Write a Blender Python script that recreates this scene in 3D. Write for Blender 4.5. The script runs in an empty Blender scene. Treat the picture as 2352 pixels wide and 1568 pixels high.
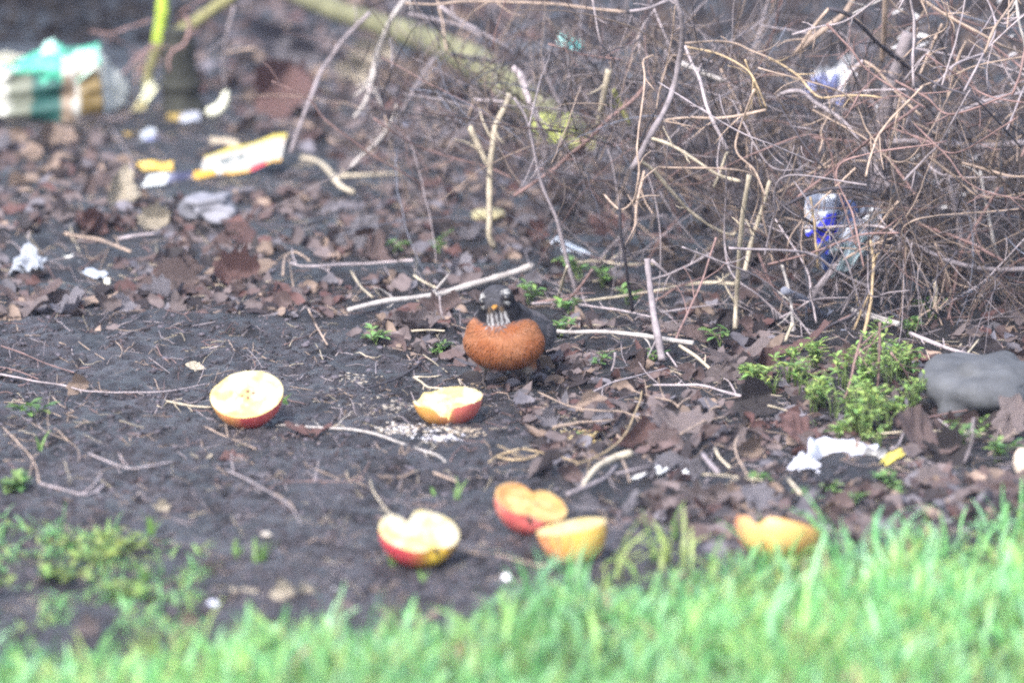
import bpy, math, random
import numpy as np
from mathutils import Vector, Matrix, Euler

# ------------------------------------------------------------------ camera, sky, sun, exposure
SC = bpy.context.scene
COL = SC.collection
ELEV, DIST, FOCAL = math.radians(11.5), 9.0, 290.0
CAM = np.array([0.0, -DIST * math.cos(ELEV), DIST * math.sin(ELEV)])
cd = bpy.data.cameras.new('camera')
cam = bpy.data.objects.new('camera', cd)
COL.objects.link(cam)
cam.location = CAM
cam.rotation_euler = (math.pi / 2 - ELEV, 0, 0)
cd.sensor_width, cd.lens, cd.clip_end = 36.0, FOCAL, 400.0
cd.dof.use_dof = True
cd.dof.focus_distance = DIST - 0.12
cd.dof.aperture_fstop = 4.0
SC.camera = cam

SUN_EL, SUN_ROT = math.radians(46), math.radians(208)
w = bpy.data.worlds.new('World')
SC.world = w
w.use_nodes = True
nt = w.node_tree
nt.nodes.clear()
sky = nt.nodes.new('ShaderNodeTexSky')
sky.sky_type = 'NISHITA'
sky.sun_disc = False
sky.sun_elevation, sky.sun_rotation = SUN_EL, SUN_ROT
sky.dust_density, sky.air_density = 2.5, 1.0
hs = nt.nodes.new('ShaderNodeHueSaturation')
hs.inputs['Saturation'].default_value = 0.75
bg = nt.nodes.new('ShaderNodeBackground')
bg.inputs['Strength'].default_value = 0.11
wo = nt.nodes.new('ShaderNodeOutputWorld')
nt.links.new(sky.outputs[0], hs.inputs['Color'])
nt.links.new(hs.outputs[0], bg.inputs['Color'])
nt.links.new(bg.outputs[0], wo.inputs['Surface'])
sd = bpy.data.lights.new('sun', 'SUN')
sd.energy, sd.angle, sd.color = 1.5, math.radians(14), (1.0, 0.96, 0.92)
sun = bpy.data.objects.new('sun', sd)
COL.objects.link(sun)
# the sun stands to the upper left, a little on the camera's side
sdir = Vector((-0.47 * math.cos(SUN_EL), -0.88 * math.cos(SUN_EL), math.sin(SUN_EL))).normalized()
sun.rotation_euler = (-sdir).to_track_quat('-Z', 'Y').to_euler()
SC.view_settings.view_transform = 'Standard'
SC.view_settings.look = 'None'
SC.view_settings.gamma = 1.0
SC.view_settings.exposure = 2.4
SC.cycles.use_denoising = False
SC.cycles.filter_width = 2.1
SC.cycles.max_bounces = 4
SC.cycles.transparent_max_bounces = 6

# ------------------------------------------------------------------ helpers
R = random.Random(7)
NP = np.random.default_rng(11)
W0, H0 = 2352.0, 1568.0                     # the photograph's measuring grid
KP = 36.0 / FOCAL / W0
FWD = np.array([0.0, math.cos(ELEV), -math.sin(ELEV)])
UPV = np.array([0.0, math.sin(ELEV), math.cos(ELEV)])
RGT = np.array([1.0, 0.0, 0.0])


def vnoise(x, y, seed=0):
    x = np.asarray(x, float); y = np.asarray(y, float)
    xi, yi = np.floor(x), np.floor(y)
    fx, fy = x - xi, y - yi
    fx, fy = fx * fx * (3 - 2 * fx), fy * fy * (3 - 2 * fy)
    xi = xi.astype(np.int64); yi = yi.astype(np.int64)

    def h(a, b):
        n = (a * 374761393 + b * 668265263 + seed * 1274126177) & 0xffffffff
        n = ((n ^ (n >> 13)) * 1274126177) & 0xffffffff
        n = (n ^ (n >> 16)) & 0xffffffff
        return n / 4294967295.0
    a, b, c, d = h(xi, yi), h(xi + 1, yi), h(xi, yi + 1), h(xi + 1, yi + 1)
    return (a + (b - a) * fx) * (1 - fy) + (c + (d - c) * fx) * fy


def fbm(x, y, octv=3, seed=0):
    s, a, t = 0.0, 1.0, 0.0
    for i in range(octv):
        s = s + a * (vnoise(np.asarray(x) * 2 ** i, np.asarray(y) * 2 ** i, seed + i * 17) - 0.5)
        t += a
        a *= 0.5
    return s / t * 2


def project(X, Y, Z=0.0):
    dx, dy, dz = np.asarray(X) - CAM[0], np.asarray(Y) - CAM[1], np.asarray(Z) - CAM[2]
    f = dy * FWD[1] + dz * FWD[2]
    u = dy * UPV[1] + dz * UPV[2]
    f = np.maximum(f, 0.3)
    return 1176 + dx / f / KP, 784 - u / f / KP


def ray(x, y):
    return FWD + RGT * (x - 1176) * KP - UPV * (y - 784) * KP


MUD_X = [-600, 0, 300, 600, 800, 950, 1050, 1150, 1250, 1330, 1500, 1700, 2400, 3000]
MUD_Y = [690, 700, 730, 720, 750, 800, 850, 900, 1050, 1120, 1200, 1270, 1420, 1500]
GR_X = [-700, 0, 120, 250, 420, 700, 1000, 1150, 1260, 1400, 1500, 1700, 1880, 2000, 2150, 2352, 3000]
GR_Y = [1505, 1505, 1515, 1505, 1490, 1488, 1490, 1440, 1385, 1355, 1335, 1315, 1300, 1270, 1230, 1200, 1130]


def sstep(t):
    t = np.clip(t, 0, 1)
    return t * t * (3 - 2 * t)


def mudness(x, y):
    """1 on bare mud, 0 in the litter; x, y on the measuring grid"""
    n = 45 * fbm(np.asarray(x) / 120.0, np.asarray(y) / 40.0, 2, 91)
    return sstep((np.asarray(y) + n - np.interp(x, MUD_X, MUD_Y) + 25) / 60)


def Hn(X, Y):
    X = np.asarray(X, float); Y = np.asarray(Y, float)
    px, py = project(X, Y, 0.0)
    m = mudness(np.clip(px, -900, 3200), np.clip(py, -900, 2500))
    h = 0.008 * fbm(X * 2.2, Y * 1.6, 2, 3)
    h = h + (1 - m) * 0.016 * fbm(X * 11, Y * 8, 3, 5)
    rid = 1 - 2 * np.abs(fbm(X * 26 + 2 * fbm(X * 9, Y * 9, 2, 77), Y * 20, 3, 8))
    h = h + m * (0.0058 * rid + 0.0075 * fbm(X * 14, Y * 8, 2, 19)) + (0.0030 + 0.0022 * m) * fbm(X * 64, Y * 40, 3, 9)
    far = sstep((np.hypot(X, Y) - 6) / 10)
    bank = 0.10 * sstep((Y - 2.1) / 1.2)
    return h * (1 - far) + bank


def H(X, Y):
    return float(Hn(X, Y))


def G(x, y, up=0.0):
    """the ground point seen at x, y"""
    d = ray(x, y)
    z = 0.0
    for _ in range(6):
        t = (z + up - CAM[2]) / d[2]
        p = CAM + d * t
        z = H(p[0], p[1])
    p[2] = z + up
    return p


def Yrow(y):
    d = ray(1176, y)
    return (CAM + d * (-CAM[2] / d[2]))[1]


def AT(x, y, Y):
    d = ray(x, y)
    return CAM + d * ((Y - CAM[1]) / d[1])


def pxsize(Y):
    return KP * (Y - CAM[1]) / math.cos(ELEV)          # metres per grid pixel at depth Y


def tag(o, label=None, cat=None, group=None, kind=None):
    if label: o['label'] = label
    if cat: o['category'] = cat
    if group: o['group'] = group
    if kind: o['kind'] = kind
    return o


def empty(name, loc=(0, 0, 0)):
    o = bpy.data.objects.new(name, None)
    o.empty_display_size = 0.02
    COL.objects.link(o)
    o.location = loc
    return o


def meshdata(name, V, Q=None, T=None, C=None, mat=None, smooth=True):
    V = np.asarray(V, np.float32)
    loops, tot = [], []
    if Q is not None and len(Q):
        Q = np.asarray(Q, np.int32); loops.append(Q.ravel()); tot.append(np.full(len(Q), 4, np.int32))
    if T is not None and len(T):
        T = np.asarray(T, np.int32); loops.append(T.ravel()); tot.append(np.full(len(T), 3, np.int32))
    loops = np.concatenate(loops); tot = np.concatenate(tot)
    me = bpy.data.meshes.new(name)
    me.vertices.add(len(V)); me.vertices.foreach_set('co', V.ravel())
    me.loops.add(len(loops)); me.loops.foreach_set('vertex_index', loops)
    me.polygons.add(len(tot))
    st = np.zeros(len(tot), np.int32); st[1:] = np.cumsum(tot)[:-1]
    me.polygons.foreach_set('loop_start', st)
    me.update(calc_edges=True)
    me.validate()
    if smooth:
        me.polygons.foreach_set('use_smooth', np.ones(len(me.polygons), bool))
    if C is not None:
        a = me.attributes.new('Col', 'FLOAT_COLOR', 'POINT')
        C = np.asarray(C, np.float32)
        if C.shape[1] == 3:
            C = np.concatenate([C, np.ones((len(C), 1), np.float32)], 1)
        a.data.foreach_set('color', C.ravel())
    if mat: me.materials.append(mat)
    return me


def mk(name, V, Q=None, T=None, C=None, mat=None, parent=None, smooth=True):
    o = bpy.data.objects.new(name, meshdata(name, V, Q, T, C, mat, smooth))
    COL.objects.link(o)
    if parent: o.parent = parent
    return o


class MB:
    def __init__(self):
        self.V, self.Q, self.T, self.C, self.n = [], [], [], [], 0

    def add(self, V, Q=None, T=None, C=None):
        V = np.asarray(V, float).reshape(-1, 3)
        if Q is not None and len(Q): self.Q.append(np.asarray(Q) + self.n)
        if T is not None and len(T): self.T.append(np.asarray(T) + self.n)
        C = np.asarray(C if C is not None else (1, 1, 1), float)
        if C.ndim == 1: C = np.repeat(C[None, :3], len(V), 0)
        self.V.append(V); self.C.append(C); self.n += len(V)

    def arrays(self):
        return (np.concatenate(self.V), np.concatenate(self.Q) if self.Q else None,
                np.concatenate(self.T) if self.T else None, np.concatenate(self.C))

    def data(self, name, mat, smooth=True):
        V, Q, T, C = self.arrays()
        return meshdata(name, V, Q, T, C, mat, smooth)

    def build(self, name, mat, parent=None, smooth=True):
        V, Q, T, C = self.arrays()
        return mk(name, V, Q, T, C, mat, parent, smooth)


def gridfaces(nu, nv, closed_u=False):
    q = []
    for j in range(nv - 1):
        for i in range(nu - (0 if closed_u else 1)):
            a, b = j * nu + i, j * nu + (i + 1) % nu
            q.append((a, b, b + nu, a + nu))
    return np.array(q)


def tube(P, rad, k=6):
    """V, Q, T of a capped tube along P"""
    P = np.asarray(P, float); n = len(P)
    rad = np.broadcast_to(np.asarray(rad, float), (n,))
    t = np.gradient(P, axis=0)
    t /= np.linalg.norm(t, axis=1)[:, None] + 1e-12
    ref = np.array([0.31, 0.17, 0.93])
    if abs(t.mean(0) @ ref) / (np.linalg.norm(t.mean(0)) + 1e-9) > 0.85: ref = np.array([0.9, 0.3, -0.1])
    u = np.cross(t, ref); u /= np.linalg.norm(u, axis=1)[:, None] + 1e-12
    v = np.cross(t, u)
    a = np.arange(k) / k * 2 * math.pi
    V = P[:, None] + rad[:, None, None] * (np.cos(a)[None, :, None] * u[:, None] + np.sin(a)[None, :, None] * v[:, None])
    V = V.reshape(-1, 3)
    Q = gridfaces(k, n, True)
    V = np.concatenate([V, P[:1], P[-1:]])
    T = [(n * k, (i + 1) % k, i) for i in range(k)] + [(n * k + 1, (n - 1) * k + i, (n - 1) * k + (i + 1) % k) for i in range(k)]
    return V, Q, np.array(T)


def catmull(P, n):
    P = np.asarray(P, float)
    if len(P) == 2:
        s = np.linspace(0, 1, n)[:, None]
        return P[0] * (1 - s) + P[1] * s
    Pe = np.concatenate([[2 * P[0] - P[1]], P, [2 * P[-1] - P[-2]]])
    L = np.concatenate([[0], np.cumsum(np.linalg.norm(np.diff(P, axis=0)[:, :2], axis=1) + 1e-6)])
    out = []
    for s in np.linspace(0, L[-1], n):
        i = min(np.searchsorted(L, s, 'right') - 1, len(P) - 2)
        t = (s - L[i]) / (L[i + 1] - L[i])
        a, b, c, d = Pe[i], Pe[i + 1], Pe[i + 2], Pe[i + 3]
        out.append(0.5 * (2 * b + (c - a) * t + (2 * a - 5 * b + 4 * c - d) * t * t + (3 * b - a - 3 * c + d) * t ** 3))
    return np.array(out)


# ------------------------------------------------------------------ materials
def newmat(name):
    m = bpy.data.materials.new(name)
    m.use_nodes = True
    n = m.node_tree
    return m, n, n.nodes['Principled BSDF'], n.nodes['Material Output']


def N(n, kind, **kw):
    o = n.nodes.new(kind)
    for k, v in kw.items():
        if k in o.inputs: o.inputs[k].default_value = v
        else: setattr(o, k, v)
    return o


def mixc(n, a, b, fac, blend='MIX'):
    m = n.nodes.new('ShaderNodeMix')
    m.data_type = 'RGBA'; m.blend_type = blend
    for sock, v in ((m.inputs[0], fac), (m.inputs[6], a), (m.inputs[7], b)):
        if hasattr(v, 'is_output') or hasattr(v, 'links'): n.links.new(v, sock)
        elif isinstance(v, (int, float)): sock.default_value = v
        else: sock.default_value = (*v[:3], 1)
    return m.outputs[2]


def colmat(name, rough=0.7, var=0.25, scale=60.0, bump=0.3, bscale=200.0, trans=0.0, base=None, objrand=0.0, spec=0.3, sss=0.0, stretch=(1, 1, 1), bdist=0.002, coat=0.0):
    """pigment from the vertex attribute (or base), mottled by noise, with a fine bump"""
    m, n, b, out = newmat(name)
    tc = N(n, 'ShaderNodeTexCoord')
    mp = N(n, 'ShaderNodeMapping'); mp.inputs['Scale'].default_value = stretch
    n.links.new(tc.outputs['Object'], mp.inputs['Vector'])
    if base is None:
        at = N(n, 'ShaderNodeAttribute', attribute_name='Col'); c = at.outputs['Color']
    else:
        rg = N(n, 'ShaderNodeRGB'); rg.outputs[0].default_value = (*base, 1); c = rg.outputs[0]
    no = N(n, 'ShaderNodeTexNoise', Scale=scale, Detail=5.0, Roughness=0.65)
    n.links.new(mp.outputs[0], no.inputs['Vector'])
    rm = N(n, 'ShaderNodeMapRange'); rm.inputs[1].default_value = 0.25; rm.inputs[2].default_value = 0.75
    rm.inputs[3].default_value = 1 - var; rm.inputs[4].default_value = 1 + var
    n.links.new(no.outputs['Fac'], rm.inputs[0])
    val = rm.outputs[0]
    if objrand:
        oi = N(n, 'ShaderNodeObjectInfo')
        r2 = N(n, 'ShaderNodeMapRange'); r2.inputs[3].default_value = 1 - objrand; r2.inputs[4].default_value = 1 + objrand
        n.links.new(oi.outputs['Random'], r2.inputs[0])
        mm = N(n, 'ShaderNodeMath', operation='MULTIPLY')
        n.links.new(val, mm.inputs[0]); n.links.new(r2.outputs[0], mm.inputs[1]); val = mm.outputs[0]
    sc = N(n, 'ShaderNodeVectorMath', operation='SCALE')
    n.links.new(c, sc.inputs[0]); n.links.new(val, sc.inputs['Scale'])
    n.links.new(sc.outputs[0], b.inputs['Base Color'])
    b.inputs['Roughness'].default_value = rough
    b.inputs['Specular IOR Level'].default_value = spec
    if coat: b.inputs['Coat Weight'].default_value = coat; b.inputs['Coat Roughness'].default_value = 0.25
    if sss:
        b.inputs['Subsurface Weight'].default_value = sss
        b.inputs['Subsurface Radius'].default_value = (0.006, 0.004, 0.002)
        b.inputs['Subsurface Scale'].default_value = 0.6
    if bump:
        n2 = N(n, 'ShaderNodeTexNoise', Scale=bscale, Detail=4.0, Roughness=0.7)
        n.links.new(mp.outputs[0], n2.inputs['Vector'])
        bu = N(n, 'ShaderNodeBump', Strength=bump, Distance=bdist)
        n.links.new(n2.outputs['Fac'], bu.inputs['Height'])
        n.links.new(bu.outputs[0], b.inputs['Normal'])
    if trans:
        tr = N(n, 'ShaderNodeBsdfTranslucent')
        n.links.new(sc.outputs[0], tr.inputs['Color'])
        ms = N(n, 'ShaderNodeMixShader'); ms.inputs[0].default_value = trans
        n.links.new(b.outputs[0], ms.inputs[1]); n.links.new(tr.outputs[0], ms.inputs[2])
        n.links.new(ms.outputs[0], out.inputs['Surface'])
    return m


TWIG = {
    'grey': (0.185, 0.160, 0.172), 'pale': (0.325, 0.280, 0.215), 'white': (0.30, 0.275, 0.265), 'tan': (0.255, 0.192, 0.155),
    'red': (0.160, 0.102, 0.096), 'dark': (0.040, 0.036, 0.044), 'blue': (0.150, 0.160, 0.205), 'gold': (0.30, 0.225, 0.14),
    'lilac': (0.265, 0.228, 0.240), 'moss': (0.30, 0.36, 0.06), 'olive': (0.15, 0.15, 0.055),
}
TWIGMAT = {k: colmat('bark_' + k, 0.75, 0.5, 70, 0.5, 320, base=c, objrand=0.18) for k, c in TWIG.items()}
LEAF = {
    'brown': (0.070, 0.048, 0.047), 'grey brown': (0.100, 0.079, 0.080), 'grey': (0.098, 0.091, 0.106), 'red brown': (0.075, 0.039, 0.037),
    'tan': (0.175, 0.128, 0.104), 'dark brown': (0.020, 0.0155, 0.0175), 'pale': (0.30, 0.26, 0.205),
}
LEAFMAT = {k: colmat('leaf_' + k.replace(' ', '_'), 0.55, 0.35, 55, 0.6, 130, trans=0.18, base=c, objrand=0.25, spec=0.45) for k, c in LEAF.items()}
M_STUFF = colmat('litter', 0.7, 0.3, 80, 0.4, 200, trans=0.12)
M_GREEN = colmat('green_leaf', 0.5, 0.25, 120, 0.2, 300, trans=0.35)
M_GRASS = colmat('grass_blade', 0.45, 0.15, 60, 0.0, trans=0.5, spec=0.5)
M_PRINT = colmat('printed_card', 0.5, 0.18, 70, 0.3, 120, spec=0.4)
M_SKIN = colmat('apple_skin', 0.38, 0.12, 160, 0.05, 300, spec=0.5, coat=0.15)
M_FLESH = colmat('apple_flesh', 0.6, 0.08, 90, 0.25, 200, spec=0.3)
M_FEATHER = colmat('feathers', 0.8, 0.10, 120, 0.0, 400, spec=0.12)
M_DARK = colmat('dark_horn', 0.35, 0.2, 200, 0.0, base=(0.012, 0.011, 0.012), spec=0.5)
M_LEGS = colmat('leg_scale', 0.6, 0.3, 400, 0.3, 900, base=(0.045, 0.035, 0.032))
M_BEAK = colmat('beak_horn', 0.4, 0.15, 300, 0.1, 500)
M_STONE = colmat('stone', 0.8, 0.35, 30, 0.6, 90)
M_PLASTIC = colmat('crumpled_plastic', 0.3, 0.08, 60, 0.2, 90, spec=0.6, trans=0.2)

# ------------------------------------------------------------------ the ground: one sheet, fine where the camera looks
def spaced(a, b, step, grow, end):
    core = np.arange(a, b + 1e-9, step)
    offs, s, t = [], step, 0.0
    while t < end:
        s *= grow; t += s; offs.append(t)
    offs = np.array(offs)
    return np.concatenate([core[0] - offs[::-1], core, core[-1] + offs])


gx = spaced(-0.80, 0.80, 0.0042, 1.15, 60)
gy = spaced(-2.0, 2.8, 0.0062, 1.15, 60)
GX, GY = np.meshgrid(gx, gy)
GZ = Hn(GX, GY)
gpx, gpy = project(GX, GY, 0.0)
mud_v = mudness(np.clip(gpx, -900, 3200), np.clip(gpy, -900, 2500))
tone = 0.5 + 0.5 * fbm(GX * 7, GY * 4, 3, 31)
t2 = sstep(0.5 + 1.3 * fbm(GX * 30, GY * 15, 3, 33))[..., None]
cm = (np.array([0.016, 0.0138, 0.0160]) * (1 - t2) + np.array([0.046, 0.040, 0.046]) * t2) * (0.6 + 0.8 * tone[..., None])
cl = np.array([0.010, 0.0080, 0.0094])[None, None] * (0.6 + 0.8 * tone[..., None])
gc = cm * mud_v[..., None] + cl * (1 - mud_v[..., None])
turf = sstep((gpy - np.interp(gpx, GR_X, GR_Y)) / 60)[..., None]
gc = gc * (1 - turf) + np.array([0.035, 0.05, 0.02]) * turf
# deep shade at the far left, painted near-black into the ground colour
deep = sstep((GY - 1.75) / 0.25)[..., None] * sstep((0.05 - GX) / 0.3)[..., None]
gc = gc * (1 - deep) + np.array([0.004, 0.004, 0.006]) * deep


def ground_mat():
    m, n, b, out = newmat('ground')
    at = N(n, 'ShaderNodeAttribute', attribute_name='Col')
    tc = N(n, 'ShaderNodeTexCoord')
    mp = N(n, 'ShaderNodeMapping'); mp.inputs['Scale'].default_value = (1, 0.55, 1)
    n.links.new(tc.outputs['Object'], mp.inputs['Vector'])
    a = N(n, 'ShaderNodeTexNoise', Scale=70.0, Detail=7.0, Roughness=0.75)
    n.links.new(mp.outputs[0], a.inputs['Vector'])
    rm = N(n, 'ShaderNodeMapRange'); rm.inputs[1].default_value = 0.3; rm.inputs[2].default_value = 0.72
    rm.inputs[3].default_value = 0.25; rm.inputs[4].default_value = 2.3
    n.links.new(a.outputs['Fac'], rm.inputs[0])
    sc = N(n, 'ShaderNodeVectorMath', operation='SCALE')
    n.links.new(at.outputs['Color'], sc.inputs[0]); n.links.new(rm.outputs[0], sc.inputs['Scale'])
    vo = N(n, 'ShaderNodeTexVoronoi', Scale=160.0)
    n.links.new(mp.outputs[0], vo.inputs['Vector'])
    cr = N(n, 'ShaderNodeMapRange'); cr.inputs[1].default_value = 0.9; cr.inputs[2].default_value = 1.0
    sp = N(n, 'ShaderNodeSeparateColor')
    n.links.new(vo.outputs['Color'], sp.inputs[0]); n.links.new(sp.outputs[0], cr.inputs[0])
    mul = N(n, 'ShaderNodeMath', operation='MULTIPLY'); mul.inputs[1].default_value = 0.5
    n.links.new(cr.outputs[0], mul.inputs[0])
    c = mixc(n, sc.outputs[0], (0.09, 0.072, 0.07), mul.outputs[0])
    n.links.new(c, b.inputs['Base Color'])
    b.inputs['Roughness'].default_value = 0.5
    b.inputs['Specular IOR Level'].default_value = 0.5
    h = N(n, 'ShaderNodeTexNoise', Scale=110.0, Detail=8.0, Roughness=0.75)
    n.links.new(mp.outputs[0], h.inputs['Vector'])
    bu = N(n, 'ShaderNodeBump', Strength=1.0, Distance=0.018)
    n.links.new(h.outputs['Fac'], bu.inputs['Height'])
    n.links.new(bu.outputs[0], b.inputs['Normal'])
    return m


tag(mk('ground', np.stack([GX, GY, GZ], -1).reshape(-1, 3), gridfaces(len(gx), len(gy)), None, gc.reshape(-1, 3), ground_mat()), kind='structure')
from bisect import bisect_right
LX, LY, LZ = gx.tolist(), gy.tolist(), GZ.tolist()


def H(X, Y):
    i = min(max(bisect_right(LX, X) - 1, 0), len(LX) - 2); j = min(max(bisect_right(LY, Y) - 1, 0), len(LY) - 2)
    a = (X - LX[i]) / (LX[i + 1] - LX[i]); b = (Y - LY[j]) / (LY[j + 1] - LY[j])
    return (LZ[j][i] * (1 - a) + LZ[j][i + 1] * a) * (1 - b) + (LZ[j + 1][i] * (1 - a) + LZ[j + 1][i + 1] * a) * b


# ------------------------------------------------------------------ labels: say which one
MARKS = [
    ('the robin', 1157, 770), ('the apple half with seed dots', 567, 920), ('the split apple half', 1030, 932), ('the white heart-shaped apple half', 965, 1232),
    ('the browned apple half', 1220, 1160), ('the yellow apple chunk', 1310, 1240), ('the apple sunk in the grass', 1785, 1215), ('the white tissue', 1930, 1045),
    ('the green weed patch', 1970, 880), ('the grey stone', 2270, 890), ('the blue plastic bag', 1950, 500), ('the crushed carton', 140, 190),
    ('the mossy stem', 368, 60), ('the printed card strip', 560, 360), ('the pale yellow leaf', 272, 420), ('the grey paper triangle', 1322, 566),
    ('the thick grey stem', 2035, 230), ('the mossy log', 1000, 110), ('the sawn-off stake', 1500, 680), ('the crumpled grey paper', 80, 580),
    ('the lime green stone', 1275, 290), ('the white carrier bag', 1910, 172), ('the long pale stick', 1010, 676), ('the white pebble', 1163, 1327),
    ('the forked cream stick', 790, 400), ('the left weeds', 180, 1260), ('the yellow packet corner', 2047, 1057), ('the stub of thick twig', 1400, 1065),
    ('the curved white peel', 495, 235), ('the torn white strip', 200, 620),
]
USED = {}


def where(x, y, far=False):
    d = sorted((math.hypot((x - a) * 0.75, y - b), nm, a, b) for nm, a, b in MARKS)
    res = []
    for _, nm, a, b in d[:5]:
        dx, dy = x - a, y - b
        if math.hypot(dx, dy) < 40: r = 'close by'
        elif abs(dx) > 1.5 * abs(dy): r = 'right of' if dx > 0 else 'left of'
        elif abs(dy) > 1.5 * abs(dx): r = 'in front of' if dy > 0 else 'beyond'
        else: r = ('right of' if dx > 0 else 'left of') + (' and nearer than' if dy > 0 else ' and beyond')
        res.append((r, nm))
    return res


EXTRA = ['', 'shorter', 'bent', 'mottled', 'slender', 'weathered']


def unique(head, x, y):
    """head + a place; unique over the whole scene"""
    w = where(x, y)
    cands = [f'{head} {w[0][0]} {w[0][1]}']
    short = lambda s: s.replace('the ', '', 1)
    for r, nm in w[1:]:
        cands.append(f'{head} {w[0][0]} {w[0][1]}, towards {short(nm)}')
    for r, nm in w[2:]:
        cands.append(f'{head} between {short(w[1][1])} and {short(nm)}')
    for r, nm in w[1:]:
        cands.append(f'{head} {r} {nm}')
    for c in cands:
        if c not in USED and len(c.split()) <= 16:
            USED[c] = 1
            return c
    USED[cands[0]] = USED.get(cands[0], 0) + 1
    return cands[0] if len(cands[0].split()) <= 16 else f'{head} near {w[0][1]}'

# ------------------------------------------------------------------ the robin
def ellipsoid(mb, c, r, nu=28, nv=18, rot=None):
    u = np.arange(nu) / nu * 2 * math.pi
    v = np.linspace(-math.pi / 2, math.pi / 2, nv)
    V = np.stack([np.cos(v)[:, None] * np.cos(u), np.cos(v)[:, None] * np.sin(u), np.repeat(np.sin(v)[:, None], nu, 1)], -1).reshape(-1, 3) * np.array(r)
    if rot is not None: V = V @ np.array(rot).T
    mb.add(V + np.array(c), gridfaces(nu, nv, True))


def rotz(a): return np.array(Matrix.Rotation(a, 3, 'Z'))


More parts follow.
